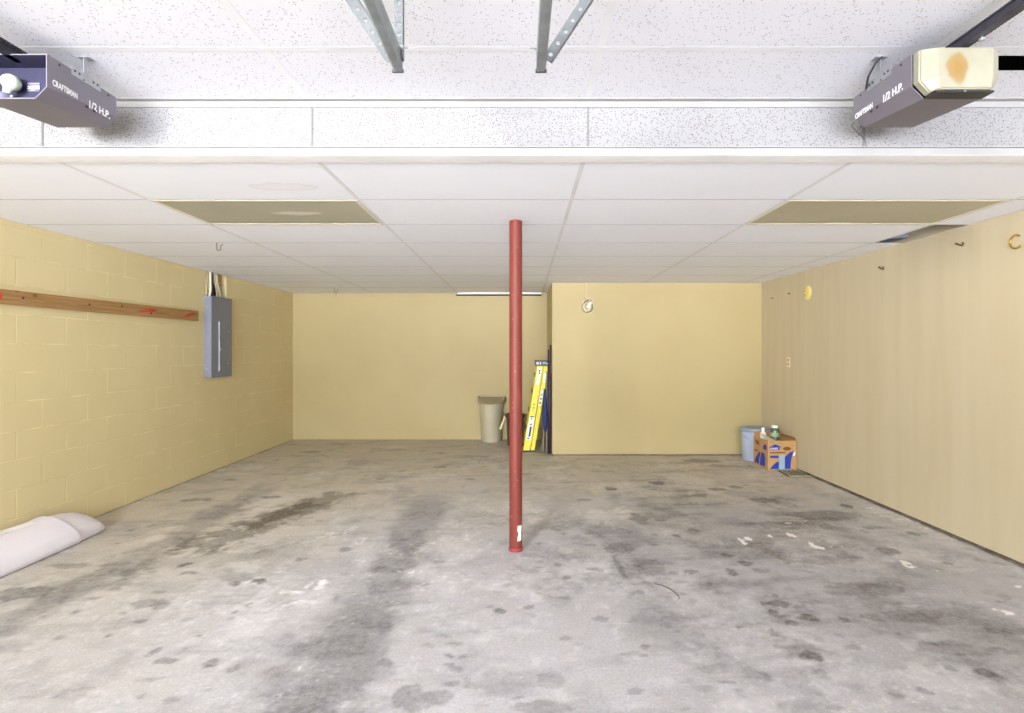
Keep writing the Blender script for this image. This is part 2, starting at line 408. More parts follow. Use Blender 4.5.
# --- suspended ceilings: one connected mesh each, tiles set up inside the bars
def build_ceiling(name, xlines, ys, z, holes, tile, bar=0.011, depth=0.0008, bary=0.004, cross=2):
    """bars flush at z, tiles `depth` higher; holes = set of (column,row) without tile"""
    bm = new()
    ya, yb = ys[0], ys[-1]
    def X(k, y):
        a, b = xlines[k]; return a + (b - a) * (y - ya) / (yb - ya)
    nx, ny = len(xlines), len(ys)
    V = {}
    def vert(k, sx, j, sy, zz):
        key = (k, sx, j, sy, zz)
        if key not in V:
            y = ys[j] + sy * bary
            V[key] = bm.verts.new((X(k, y) + sx * bar, y, zz))
        return V[key]
    for j in range(ny):
        for k in range(nx):
            lo, hi = (-1 if k > 0 else 0), (1 if k < nx - 1 else 0)
            lo2, hi2 = (-1 if j > 0 else 0), (1 if j < ny - 1 else 0)
            bm.faces.new((vert(k, lo, j, lo2, 0), vert(k, lo, j, hi2, 0), vert(k, hi, j, hi2, 0), vert(k, hi, j, lo2, 0))).material_index = 1
            if k < nx - 1:
                bm.faces.new((vert(k, hi, j, lo2, 0), vert(k, hi, j, hi2, 0), vert(k + 1, -1, j, hi2, 0), vert(k + 1, -1, j, lo2, 0))).material_index = cross
            if j < ny - 1:
                bm.faces.new((vert(k, lo, j, hi2, 0), vert(k, lo, j + 1, -1, 0), vert(k, hi, j + 1, -1, 0), vert(k, hi, j, hi2, 0))).material_index = 1
    for j in range(ny - 1):
        for k in range(nx - 1):
            c0 = [(k, 1, j, 1), (k, 1, j + 1, -1), (k + 1, -1, j + 1, -1), (k + 1, -1, j, 1)]
            a = [vert(*c, 0) for c in c0]; b = [vert(*c, 1) for c in c0]
            for i in range(4):
                q = (i + 1) % 4
                bm.faces.new((a[i], a[q], b[q], b[i])).material_index = 2
            if (k, j) not in holes:
                bm.faces.new(b).material_index = 0
    for key, v in V.items():
        v.co.z = z + (depth if key[4] == 1 else 0)
    o = obj(name, bm, [tile, M_bar, M_cross])
    for p in o.data.polygons:
        if p.normal.z > 0: p.flip()
    return struct(o)
rows = [YS + .085] + [3.065 + .61 * k for k in range(9)]
rows[-1] = 7.965
cols = [(XL, XL), (-2.15, -2.20), (-0.935, -0.94), (0.30, 0.355), (1.555, 1.64), (2.885, 2.90), (XR, XR)]
build_ceiling('ceiling', cols, rows, ZL, {(1, 1), (4, 1), (5, 2)}, M_tile)
yu = [YF, -5.366, -4.756, -4.146, -3.536, -2.926, -2.316, -1.706, -1.096, -0.486, 0.124, 0.734, 1.344, 1.954, YS]
cu = [(XL, XL), (-2.17, -2.17), (-0.95, -0.945), (0.262, 0.305), (1.51, 1.54), (2.78, 2.80), (XR, XR)]
cb = build_ceiling('ceiling.001', cu, yu, ZU, set(), M_tile_up, bar=0.014, bary=0.014, cross=1)
# the slot where a tile of the high ceiling has slipped back beside the opener
me = cb.data; bm = bmesh.new(); bm.from_mesh(me)
for f in list(bm.faces):
    c = f.calc_center_median()
    if f.material_index == 0 and 1.6 < c.x < 2.7 and 2.0 < c.y < 2.3:
        vs = sorted(f.verts, key=lambda v: (v.co.y, v.co.x)); z = vs[0].co.z
        xa, xb, y0, y1 = vs[0].co.x, vs[1].co.x, vs[0].co.y, vs[2].co.y
        bm.faces.remove(f)
        def q(a, b, c_, d):
            fc = bm.faces.new([bm.verts.new((x, y, z)) for x, y in ((a, c_), (a, d), (b, d), (b, c_))]); fc.material_index = 0
        q(xa, 1.74, y0, y1); q(1.74, xb, y0, 2.0); q(1.74, xb, 2.105, y1)
        break
bmesh.ops.remove_doubles(bm, verts=bm.verts, dist=1e-5)
bmesh.ops.recalc_face_normals(bm, faces=bm.faces); bm.to_mesh(me); bm.free()

# --- step between the two ceilings: four panels in white angle trim
bm = new()
xs = [XL, -2.14, -0.929, 0.31, 1.548, 2.79, XR]
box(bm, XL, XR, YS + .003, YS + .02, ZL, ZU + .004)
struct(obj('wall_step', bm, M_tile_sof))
bm = new(); box(bm, XL, XR, YS - .004, YS + .004, ZU - .030, ZU + .002); box(bm, XL, XR, YS - .03, YS - .003, ZU - .004, ZU + .002)
struct(obj('trim_1', bm, M_trim_step))
bm = new(); box(bm, XL, XR, YS - .006, YS + .004, ZL - .0035, ZL + .026); box(bm, XL, XR, YS - .006, YS + .004, ZL + .03, ZL + .034)
struct(obj('trim_2', bm, M_trim_step))
bm = new(); box(bm, XL, XR, YS - .005, YS + .086, ZL - .0055, ZL - .004); box(bm, XL, XR, YS + .078, YS + .086, ZL - .004, ZL + .001)
struct(obj('trim_12', bm, M_trim))
for k, x in enumerate(xs[1:-1]):
    bm = new(); box(bm, x - .004, x + .004, YS - .0015, YS + .006, ZL + .026, ZU - .03)
    struct(obj('trim_%d' % (k + 3), bm, M_seam))
# bright turned-down strip by the far wall where the last tile stops short
bm = new(); box(bm, -.925, .335, 7.915, 7.94, ZL - .026, ZL - .001)
struct(obj('trim_9', bm, M_trim))
bm = new(); box(bm, -.95, .34, 7.95, YB, ZL - .040, ZL - .024)
struct(obj('trim_13', bm, M_dark))  # dark strip for the shade in the gap behind the last tile

# ------------------------------------------------------------------ ceiling lights
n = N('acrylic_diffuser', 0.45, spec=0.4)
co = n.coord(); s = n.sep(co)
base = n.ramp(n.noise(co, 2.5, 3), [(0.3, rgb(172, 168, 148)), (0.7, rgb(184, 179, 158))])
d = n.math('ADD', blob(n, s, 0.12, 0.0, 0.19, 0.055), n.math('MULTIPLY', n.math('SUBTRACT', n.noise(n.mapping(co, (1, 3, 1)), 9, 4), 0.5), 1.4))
n.color(n.mix(n.ramp(d, [(0.6, 0.85), (0.95, 0.0)]), base, rgb(226, 220, 204)))  # pale highlight painted into the diffuser colour
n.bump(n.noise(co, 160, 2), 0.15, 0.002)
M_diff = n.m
n = N('acrylic_diffuser_clean', 0.45, spec=0.4)
co = n.coord(); s = n.sep(co)
base = n.ramp(n.noise(co, 2.5, 3), [(0.3, rgb(176, 168, 142)), (0.7, rgb(188, 180, 154))])
d = n.math('ADD', blob(n, s, -0.02, 0.27, 0.13, 0.035), n.math('MULTIPLY', n.math('SUBTRACT', n.noise(co, 9, 3), 0.5), .5))
n.color(n.mix(n.ramp(d, [(0.6, 0.8), (0.95, 0.0)]), base, rgb(226, 220, 204)))  # a smaller painted highlight near the far edge
n.bump(n.noise(co, 160, 2), 0.15, 0.002)
M_diff2 = n.m
M_ivory = simple('ivory_frame', rgb(232, 226, 200), 0.4, 0, .03)
def light_panel(x0, x1, y0, y1, label, diff):
    cx, cy = (x0 + x1) / 2, (y0 + y1) / 2
    t = thing('ceiling_light', label, 'ceiling light', (cx, cy, ZL), group='recessed ceiling lights')
    w, d = (x1 - x0) / 2 - .013, (y1 - y0) / 2 - .013
    bm = new()
    for (a, b, c, e) in ((-w, w, -d, -d + .022), (-w, w, d - .012, d), (-w, -w + .016, -d + .02, d - .011), (w - .016, w, -d + .02, d - .011)):
        box(bm, a, b, c, e, -.001, .02)
    obj('frame', bm, M_ivory, t)
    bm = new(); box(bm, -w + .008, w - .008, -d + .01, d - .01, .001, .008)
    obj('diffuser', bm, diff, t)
    bm = new(); box(bm, -w, w, -d, d, .021, .12)
    obj('housing', bm, M_trim, t)
light_panel(-2.165, -0.936, 3.065, 3.675, 'long grey-beige ceiling light panel with a painted white highlight, left of the red post', M_diff)
light_panel(1.567, 2.886, 3.065, 3.675, 'long tan ceiling light panel near the right wall, beside the missing tile', M_diff2)
# duct seen through the missing tile
M_duct = simple('galvanised_duct', rgb(150, 158, 178), 0.4, 0.4, .05)
bm = new(); box(bm, 2.86, 3.13, 4.22, 5.2, ZL + .03, ZL + .20, bevel=.006)
tag(obj('air_duct', bm, M_duct), 'blue-grey metal duct end showing through the missing ceiling tile', 'duct')

# ------------------------------------------------------------------ red steel post
n = N('red_primer', 0.5, spec=0.35)
co = n.coord()
b = n.noise(n.mapping(co, (1, 1, .12)), 26, 4)
col = n.ramp(b, [(0.3, rgb(104, 42, 33)), (0.7, rgb(120, 52, 41))])
col = n.mix(n.ramp(n.noise(co, 40, 4), [(0.66, 0.0), (0.74, 0.5)]), col, rgb(190, 130, 118))
n.color(col); n.bump(n.noise(co, 50, 3), .12, .002)
M_red = n.m
PX, PY = -0.022, 3.565
t = thing('support_post', 'tall red-painted round steel post standing in the middle of the floor', 'post', (PX, PY, 0))
bm = new(); lathe(bm, [(.0435, .025), (.0435, ZL - .003)], 40)
autosmooth(obj('shaft', bm, M_red, t))
bm = new(); lathe(bm, [(.047, .001), (.047, .024), (.044, .026)], 40)
autosmooth(obj('foot_collar', bm, simple('red_dark', rgb(138, 50, 52), .5), t))
bm = new(); rws = []
for z, a0, a1 in ((.075, -.95, -.25), (.10, -.90, -.15), (.125, -.75, -.2), (.15, -.95, -.12), (.178, -.85, -.10)):
    rws.append([(0.0446 * math.cos(a), .0446 * math.sin(a), z) for a in np.linspace(a0 - .38, a1 - .38, 7)])
loft(bm, rws, cap=False, closed=False)
o = obj('sticker', bm, simple('paper_sticker', rgb(236, 228, 205), .7, 0, .08, 60), t)
o['label'] = 'torn cream paper sticker'
# slit cut through the tile for the post
bm = new(); box(bm, PX - .003, PX + .003, 3.08, PY - .04, ZL + .0075, ZL + .0086)
struct(obj('trim_10', bm, M_dark))

# ------------------------------------------------------------------ garage door openers
M_grey = simple('opener_grey', rgb(122, 117, 126), 0.5, 0.1, .03, 5)
M_navy = simple('opener_inside', rgb(42, 40, 66), 0.55, 0, .08, 8)
M_steel = simple('zinc_steel', rgb(178, 180, 184), 0.38, 0.75, .07, 20)
M_rail = simple('rail_dark', rgb(70, 68, 78), 0.45, 0.5, .1, 20)
M_black = simple('black_plastic', rgb(34, 32, 36), 0.5)
M_letter = simple('white_letter', rgb(236, 234, 238), .6, 0, .02)
M_bulb = simple('opal_glass', rgb(196, 204, 184), .2, 0, .02)
n = N('yellowed_lens', 0.35, spec=0.4)
co = n.coord(); s = n.sep(co)
dx = n.math('DIVIDE', n.math('SUBTRACT', s['X'], -0.03), 0.042); dz = n.math('DIVIDE', n.math('SUBTRACT', s['Z'], 0.07), 0.058)
d = n.math('ADD', n.math('SQRT', n.math('ADD', n.math('MULTIPLY', dx, dx), n.math('MULTIPLY', dz, dz))), n.math('MULTIPLY', n.math('SUBTRACT', n.noise(co, 30, 3), .5), .5))
col = n.mix(n.ramp(d, [(0.25, 0.9), (0.75, .72), (1.1, 0.0)]), n.ramp(n.noise(co, 9, 3), [(.3, rgb(146, 142, 122)), (.7, rgb(156, 153, 135))]), rgb(140, 108, 48))
n.color(col); n.b.inputs['Subsurface Weight'].default_value = 0.15
n.b.inputs['Subsurface Radius'].default_value = (.02, .02, .015)
M_lens = n.m

def text_mesh(txt, size, depth=.0006, bold=.0):
    cu_ = bpy.data.curves.new('t', 'FONT'); cu_.body = txt; cu_.size = size; cu_.extrude = depth; cu_.offset = bold
    o_ = bpy.data.objects.new('t', cu_); C.objects.link(o_)
    dg = bpy.context.evaluated_depsgraph_get(); dg.update()
    me = bpy.data.meshes.new_from_object(o_.evaluated_get(dg))
    bpy.data.objects.remove(o_); bpy.data.curves.remove(cu_)
    return me
def lettering(name, txt, size, parent, M, mat, bold=0.0, squeeze=1.0):
    me = text_mesh(txt, size, bold=bold)
    xs_ = [v.co.x for v in me.vertices]; x0 = min(xs_)
    me.transform(M @ Matrix.Diagonal((squeeze, 1, 1, 1)) @ Matrix.Translation((-x0, 0, 0)))
    me.materials.clear(); me.materials.append(mat)
    o_ = bpy.data.objects.new(name, me); C.objects.link(o_); o_.parent = parent
    return o_

def opener(cx, label, lens, side):
    """side = +1: printed face looks to +X"""
    Y0, Y1 = 1.85, 2.17
    t = thing('garage_door_opener', label, 'garage door opener', (cx, Y0, 2.245), group='garage door openers on the high ceiling')
    w, ch, top = .143, .042, .150
    L = Y1 - Y0
    def sect(y, zb):
        return [(-w, y, top), (-w, y, zb + ch), (-w + ch, y, zb), (w - ch, y, zb), (w, y, zb + ch), (w, y, top)]
    bm = new()
    # hollow housing: outer skin, open front with a recess
    outer = [sect(0, -.008), sect(L, .027)]
    loft(bm, outer, cap=False)
    def ins(y, zb, k=.004):
        return [(-w + k, y, top - k), (-w + k, y, zb + ch), (-w + ch, y, zb + k), (w - ch, y, zb + k), (w - k, y, zb + ch), (w - k, y, top - k)]
    inner = [ins(0, -.008), ins(.085, .002)]
    loft(bm, inner, cap=False, mi=1)
    a = [bm.verts.new(p) for p in outer[0]]; b = [bm.verts.new(p) for p in inner[0]]
    for i in range(6): bm.faces.new((a[i], a[(i + 1) % 6], b[(i + 1) % 6], b[i])).material_index = 0
    bm.faces.new([bm.verts.new(p) for p in outer[1]])
    bm.faces.new([bm.verts.new(p) for p in inner[1]]).material_index = 1
    bmesh.ops.remove_doubles(bm, verts=bm.verts, dist=1e-5)
    h = obj('housing', bm, [M_grey, M_navy], t)
    # printed side
    if side > 0:
        R = Matrix(((0, 0, 1, w + .0002), (1, 0, 0, 0), (0, 1, 0, 0), (0, 0, 0, 1)))
    else:
        R = Matrix(((0, 0, -1, -w - .0002), (-1, 0, 0, 0), (0, 1, 0, 0), (0, 0, 0, 1)))
    p_near, p_far = (.012, .20) if side > 0 else (None, None)
    if side > 0:
        lettering('lettering', 'CRAFTSMAN', .030, h, Matrix.Translation((0, .022, .052)) @ R, M_letter, .0006, .62)
        lettering('lettering', '1/2 H.P.', .040, h, Matrix.Translation((0, .182, .046)) @ R, M_letter, .0006, .84)
    else:
        lettering('lettering', 'CRAFTSMAN', .030, h, Matrix.Translation((0, L - .012, .055)) @ R, M_letter, .0006, .62)
        lettering('lettering', '1/2 H.P.', .040, h, Matrix.Translation((0, .142, .046)) @ R, M_letter, .0006, .84)
    # rivets along the top of the printed side
    for y in (.05, .155, .275):
        bm = new(); lathe(bm, [(.004, 0), (.0035, .002)], 10)
        o_ = obj('screw', bm, M_black, h); o_.matrix_local = Matrix.Translation((side * (w + .0001), y, top - .012)) @ Matrix.Rotation(side * math.pi / 2, 4, 'Y')
    # buttons low on the far end
    for y in (.17, .205):
        bm = new(); box(bm, -.0015, .0015, -.005, .005, -.004, .004)
        o_ = obj('adjuster', bm, M_black, h); o_.location = (side * (w + .001), y if side > 0 else L - y + .06, .043)
    # perforated hanger on the printed side up to the ceiling
    bm = new()
    box(bm, side * w - .0015, side * w + .0015, .10, .235, top - .018, top + .012)
    hb = obj('hanger_strip', bm, M_steel, t)
    for y in (.115, .135, .20, .22):
        bm = new(); lathe(bm, [(.0045, 0), (.0045, .0006)], 10)
        o_ = obj('hole', bm, M_black, hb); o_.matrix_local = Matrix.Translation((side * (w + .0016), y, top + .001)) @ Matrix.Rotation(side * math.pi / 2, 4, 'Y')
    bm = new()
    box(bm, side * w - .002, side * w + .002, .155, .178, top + .002, ZU - 2.245 - .003)
    box(bm, side * w - .022, side * w + .022, .150, .183, ZU - 2.245 - .0035, ZU - 2.245)
    obj('hanger_leg', bm, M_steel, t)
    # rail with its chain, running to the doorway
    bm = new()
    rl = -2.4
    box(bm, -.014, .014, rl, .05, top - .004, top + .028, bevel=.002)
    box(bm, -.019, .019, rl, .05, top + .022, top + .0275)
    r_ = obj('rail', bm, M_rail, t)
    bm = new()
    y = -.9
    pts = []
    while y < .04:
        box(bm, .035, .043, y, y + .0095, top + .012, top + .022)
        y += .0127
    box(bm, .037, .041, -.9, .04, top + .0155, top + .0185)
    obj('chain', bm, M_black, t)
    bm = new(); lathe(bm, [(.009, 0), (.009, .008), (.004, .009), (.004, .03)], 10)
    o_ = obj('bolt', bm, M_steel, t); o_.location = (.017, -.10, top - .012)
    if side > 0: bpy.data.objects.remove(o_)
    # aerial wire hanging from the far end
    bm = new()
    x0 = side * (w - .05) if side > 0 else -w + .01
    xa = -.06 if side > 0 else -.10
    tube(bm, [(xa, L - .004, .03), (xa + .003, L + .004, 0.0), (xa + .006, L + .006, -.03), (xa + .018, L + .006, -.047), (xa + .03, L + .006, -.040)] if side > 0 else
         [(-w + .004, L - .004, .05), (-w - .006, L + .004, .035), (-w + .02, L + .006, .01), (-w + .05, L + .006, -.02), (-w + .058, L + .006, -.05)], .0013, 6)
    obj('aerial_wire', bm, M_steel if side > 0 else M_black, t)
    if lens:
        bm = new()
        def q(y, k, zt, zb):
            return [(-w + k, y, zt), (-w + k, y, zb + ch), (-w + ch + k * .3, y, zb), (w - ch - k * .3, y, zb), (w - k, y, zb + ch), (w - k, y, zt)]
        loft(bm, [q(-.001, .003, top, -.002), q(-.03, .006, top - .002, -.003), q(-.058, .050, top - .010, .000)])
        es = [e for e in bm.edges]
        bmesh.ops.bevel(bm, geom=es, offset=.004, segments=2, affect='EDGES')
        autosmooth(obj('light_lens', bm, M_lens, t), 30)['label'] = 'yellowed cream lamp cover with brown heat mark'
        bm = new(); box(bm, -w + ch, w - ch, -.052, -.002, -.010, -.0035)
        lp = obj('lens_lip', bm, M_black, t)
        bm = new(); lathe(bm, [(.0035, 0), (.003, .003)], 10)
        o_ = obj('screw', bm, M_steel, lp); o_.matrix_local = Matrix.Translation((.0, -.0535, -.0065)) @ Matrix.Rotation(math.pi / 2, 4, 'X')
        bm = new()
        tube(bm, [(-w - .004, .236, top - .005), (-w - .012, .21, top + .03), (-w - .010, .17, top + .062), (-w + .002, .15, top + .075)], .004, 8)
        obj('power_cord', bm, M_black, t)
    else:
        bm = new()
        prof = [(.011, 0), (.012, .012), (.0155, .022)] + [(.029 * math.sin(q) + .0005, .046 - .029 * math.cos(q)) for q in np.linspace(.62, 3.12, 12)]
        lathe(bm, prof, 24)
        bl = autosmooth(obj('bulb', bm, M_bulb, t), 60); bl['label'] = 'white globe light bulb'
        bl.matrix_local = Matrix.Translation((-.046, .045, .030)) @ Matrix.Rotation(math.radians(24), 4, 'Y')
        bm = new(); lathe(bm, [(.028, -.016), (.028, .006), (.020, .012), (.016, .014)], 20)
        o_ = autosmooth(obj('bulb_socket', bm, simple('socket_grey', rgb(96, 94, 116), .5), t))
        o_.location = (-.052, .045, .020)
        bm = new(); box(bm, 0, .046, 0, .0008, 0, .034)
        st = obj('sticker', bm, simple('sticker_navy', rgb(92, 88, 116), .6), t); st.location = (-.004, .083, .058)
        for z in (.004, .010, .0165, .023, .029):
            bm = new(); box(bm, .001, .045 if z > .005 else .03, -.0006, 0, z, z + (.0035 if .008 < z < .02 else .0015))
            obj('printed_line', bm, M_letter if .008 < z < .02 else simple('ink_tan', rgb(170, 160, 150), .6), st)
        bm = new(); box(bm, -.008, .008, 0, .003, 0, .012)
        o_ = obj('corner_clip', bm, M_black, t); o_.location = (w - .05, .06, .012)
        bm = new(); lathe(bm, [(.0035, 0), (.003, .003)], 10)
        o_ = obj('screw', bm, M_letter, t); o_.matrix_local = Matrix.Translation((.02, -.001, .0)) @ Matrix.Rotation(math.pi / 2, 4, 'X')
    return t
opener(-1.803, 'grey garage door opener with its lamp cover missing and white bulb showing', False, 1)
opener(1.523, 'grey garage door opener with yellowed lamp cover, beside the dark ceiling slot', True, -1)

# ------------------------------------------------------------------ door tracks
M_galv = simple('galvanised', rgb(106, 110, 110), 0.5, 0.35, .08, 25)
M_galvd = simple('galvanised_dull', rgb(136, 142, 142), 0.5, 0.35, .1, 25)
def perforated(name, p0, p1, wid, nrm, parent, holes, mat):
    """a slotted steel angle strip from p0 to p1 with round holes cut right through"""
    p0, p1 = Vector(p0), Vector(p1); nrm = Vector(nrm).normalized()
    d = (p1 - p0); L = d.length; d.normalize(); u = d.cross(nrm).normalized()
    bm = new(); th = .0022
    seg = L / holes; r = .0065
    def P(a, b, c): return p0 + d * a + u * b + nrm * c
    for side in (0, 1):
        c = th if side else 0
        for k in range(holes):
            a0 = k * seg; ac = a0 + seg / 2
            ring = [(ac + r * math.cos(q), r * math.sin(q)) for q in [math.pi / 4 + i * math.pi / 4 for i in range(8)]]
            sq = [(a0 + seg, wid / 2), (ac, wid / 2), (a0, wid / 2), (a0, 0), (a0, -wid / 2), (ac, -wid / 2), (a0 + seg, -wid / 2), (a0 + seg, 0)]
            rv = [bm.verts.new(P(a, b, c)) for a, b in ring]; sv = [bm.verts.new(P(a, b, c)) for a, b in sq]
            for i in range(8):
                j = (i + 1) % 8; bm.faces.new((rv[i], rv[j], sv[j], sv[i]))
    # the turned flange that makes it an angle
    fl_ = [P(0, wid / 2, 0), P(L, wid / 2, 0), P(L, wid / 2, wid * .8), P(0, wid / 2, wid * .8)]
    fr = [p + u * th for p in fl_]
    a = [bm.verts.new(p) for p in fl_]; b = [bm.verts.new(p) for p in fr]
    bm.faces.new(a); bm.faces.new(b)
    for i in range(4): bm.faces.new((a[i], a[(i + 1) % 4], b[(i + 1) % 4], b[i]))
    bmesh.ops.remove_doubles(bm, verts=bm.verts, dist=1e-5)
    return obj(name, bm, mat, parent)
def track(x, label, mirror):
    zc = 2.172; ye = 1.50
    t = thing('door_track', label, 'door track', (x, ye, zc), group='garage door track ends')
    s_ = -1 if mirror else 1
    # C profile open to one side
    pr = [(0, -.026), (.020, -.026), (.027, -.019), (.027, -.012), (.024, -.012), (.024, -.018), (.019, -.0235), (.003, -.0235),
          (.003, .0235), (.019, .0235), (.024, .018), (.024, .012), (.027, .012), (.027, .019), (.020, .026), (0, .026)]
    bm = new()
    prism(bm, pr, lambda u, v: (-s_ * (.0135 - u), -2.2, v), lambda u, v: (-s_ * (.0135 - u), 0, v))
    obj('track', bm, M_galvd, t)
    H = ZU - zc
    dx = .19
    perforated('brace', (s_ * .016, -.012, -.0), (s_ * (.016 + dx), -.012, H - .012), .030, (0, -1, 0) if not mirror else (0, -1, 0), t, 9, M_galv)
    bm = new(); box(bm, s_ * (.016 + dx) - .03, s_ * (.016 + dx) + .03, -.03, .03, H - .004, H - .0006); obj('ceiling_foot', bm, M_galv, t)
    if mirror:
        perforated('hanger', (.004, -.006, -.0), (.004, -.006, H + .001), .026, (0, -1, 0), t, 10, M_galv)
    bm = new(); lathe(bm, [(.007, 0), (.007, .006), (.0035, .007), (.0035, .018)], 6)
    b_ = obj('bolt', bm, M_steel, t); b_.matrix_local = Matrix.Translation((.016 if mirror else -.014, -.03, .026)) @ Matrix.Rotation((1 if mirror else -1) * math.pi / 2, 4, 'Y')
    bm = new(); box(bm, -.016, .016, -.004, .003, -.028, -.020)
    obj('end_clip', bm, M_rail, t)
track(-.345, 'galvanised door track end on two perforated braces, left of the post', True)
track(.063, 'galvanised door track end with one slanted perforated brace, right of the post', False)

# ------------------------------------------------------------------ breaker panel, cables, board
M_panel = simple('panel_grey', rgb(118, 122, 134), 0.42, 0.1, .03, 6)
M_panel2 = simple('panel_side', rgb(128, 132, 150), 0.42, 0.1, .03, 6)
PYA, PYB, PZA, PZB, PD = 5.76, 6.17, 1.055, 1.958, .083
t = thing('breaker_panel', 'tall grey electrical breaker panel on the left block wall', 'breaker panel', (XL - .002, PYA, PZA))
H, W = PZB - PZA, PYB - PYA
bm = new(); box(bm, 0.001, PD - .006, .006, W - .006, .006, H - .006, bevel=.002); obj('enclosure', bm, M_panel2, t)
bm = new(); box(bm, PD - .006, PD, 0, W, 0, H, bevel=.002); obj('cover', bm, M_panel, t)
bm = new(); box(bm, PD - .001, PD + .006, .13, W - .05, .065, H - .27, bevel=.002); dr = obj('door', bm, M_panel, t)
bm = new(); box(bm, PD + .0055, PD + .012, .136, .146, .075, H - .28); obj('pull_edge', bm, simple('edge_light', rgb(196, 200, 206), .35, .3), dr)
bm = new(); box(bm, PD + .006, PD + .018, .138, .166, .30, .33, bevel=.003); obj('latch', bm, M_steel, dr)
for z in (.15, .52):
    bm = new(); lathe(bm, [(.008, 0), (.006, .005)], 12)
    o = obj('screw', bm, M_steel, dr); o.matrix_local = Matrix.Translation((PD + .006, W - .085, z)) @ Matrix.Rotation(math.pi / 2, 4, 'Y')
for z in (.1, .78):
    bm = new(); lathe(bm, [(.008, 0), (.006, .004)], 12)
    o = obj('knockout', bm, M_steel, t); o.matrix_local = Matrix.Translation((.03, .006, z)) @ Matrix.Rotation(math.pi / 2, 4, 'X')
bm = new(); box(bm, XL - .088, XL - .08, CY0 + .003, CY1 - .003, CZ0 + .01, 2.7)
struct(obj('trim_11', bm, M_dark))  # dark sheet that paints the shade at the back of the chase
M_cable = simple('cable_sheath', rgb(226, 208, 160), .5, 0, .06, 30)
M_cabw = simple('cable_white', rgb(236, 230, 210), .5, 0, .06, 30)
M_cabb = simple('cable_black', rgb(52, 40, 40), .5)
M_pine = simple('pine', rgb(206, 176, 116), .7, 0, .1, 20)
zt = 2.30
for k, (y0, y1, x, m, lab) in enumerate((
        (5.82, 5.80, .02, M_cable, 'tan cable nearest the camera entering the breaker panel top'),
        (5.85, 5.868, .075, M_cabw, 'pale cable second from the near end above the breaker panel'),
        (5.885, 5.845, .004, M_cable, 'tan cable crossing behind the pale one above the breaker panel'),
        (5.945, 5.915, .03, M_cabb, 'black cable among the tan cables above the breaker panel'),
        (6.03, 5.965, .03, M_cable, 'tan cable slanting off the wood block above the breaker panel'),
        (6.09, 6.00, .024, M_cabw, 'pale cable at the far end, fanning out to the breaker panel'))):
    bm = new()
    tube(bm, [(XL - .02 + x * .3, y0, PZB - .012), (XL - .02 + x * .5, y0 * .8 + y1 * .2, PZB + .06), (XL - .02 + x * .4, y0 * .3 + y1 * .7, PZB + .17), (XL - .02 + x * .3, y1, zt)], .012, 10)
    tag(obj('cable', bm, m, smooth=True), lab, 'cable', 'cables above the breaker panel')
bm = new(); box(bm, XL - .075, XL - .045, 6.0, 6.19, 2.12, zt, bevel=.003)
tag(obj('wood_block', bm, M_pine), 'pale pine block in the wall gap above the breaker panel', 'wood block')

n = N('old_board', 0.7, spec=0.3)
co = n.coord(); s = n.sep(co)
g = n.noise(n.mapping(co, (3, 0.6, 14)), 5, 5, .6, .6)
col = n.ramp(g, [(0.3, rgb(140, 104, 62)), (0.7, rgb(176, 138, 90))])
kn = n.add('ShaderNodeTexVoronoi', Vector=n.mapping(co, (1, 1, 1.6)), Scale=3.6)
col = n.mix(n.ramp(kn.outputs['Distance'], [(0.05, .8), (0.10, 0.0)]), col, rgb(92, 58, 34))
M_board = n.m; n.color(col); n.bump(g, .2, .002)
M_redp = simple('red_paint', rgb(206, 62, 34), .6, 0, .1, 40)
t = thing('wall_board', 'long weathered brown timber board fixed along the left block wall', 'board', (XL, 5.60, 1.665))
bm = new()
loft(bm, [[(0, -3.1, -.004), (.036, -3.1, -.004), (.038, -3.1, .088), (0, -3.1, .09)],
          [(0, -1.5, 0), (.036, -1.5, 0), (.038, -1.5, .098), (0, -1.5, .10)],
          [(0, 0, .005), (.037, 0, .005), (.038, 0, .112), (0, 0, .113)]])
obj('plank', bm, M_board, t)
rnd = random.Random(3)
for (yy, zz, w_, h_, sl) in ((-2.15, .045, .05, .05, .3), (-.76, .052, .24, .020, .10), (-.72, .068, .14, .018, -.05), (-.14, .058, .20, .020, .22), (-.10, .074, .13, .016, .1), (-.20, .048, .10, .016, .4)):
    bm = new()
    pts = []
    for i in range(12):
        a = 2 * math.pi * i / 12; k = rnd.uniform(.75, 1.2)
        u, v = w_ / 2 * k * math.cos(a), h_ / 2 * k * math.sin(a)
        pts.append((u, v + u * sl))
    prism(bm, pts, lambda u, v: (.0372, yy + u, zz + v), lambda u, v: (.0388, yy + u, zz + v))
    obj('paint_mark', bm, M_redp, t)
for (yy, zz) in ((-1.98, .05), (-1.42, .055), (-1.08, .07), (-.72, .035)):
    bm = new(); lathe(bm, [(.009, 0), (.007, .004)], 10)
    o = obj('nail', bm, simple('rusty', rgb(70, 44, 32), .7), t); o.matrix_local = Matrix.Translation((.037, yy, zz)) @ Matrix.Rotation(math.pi / 2, 4, 'Y')

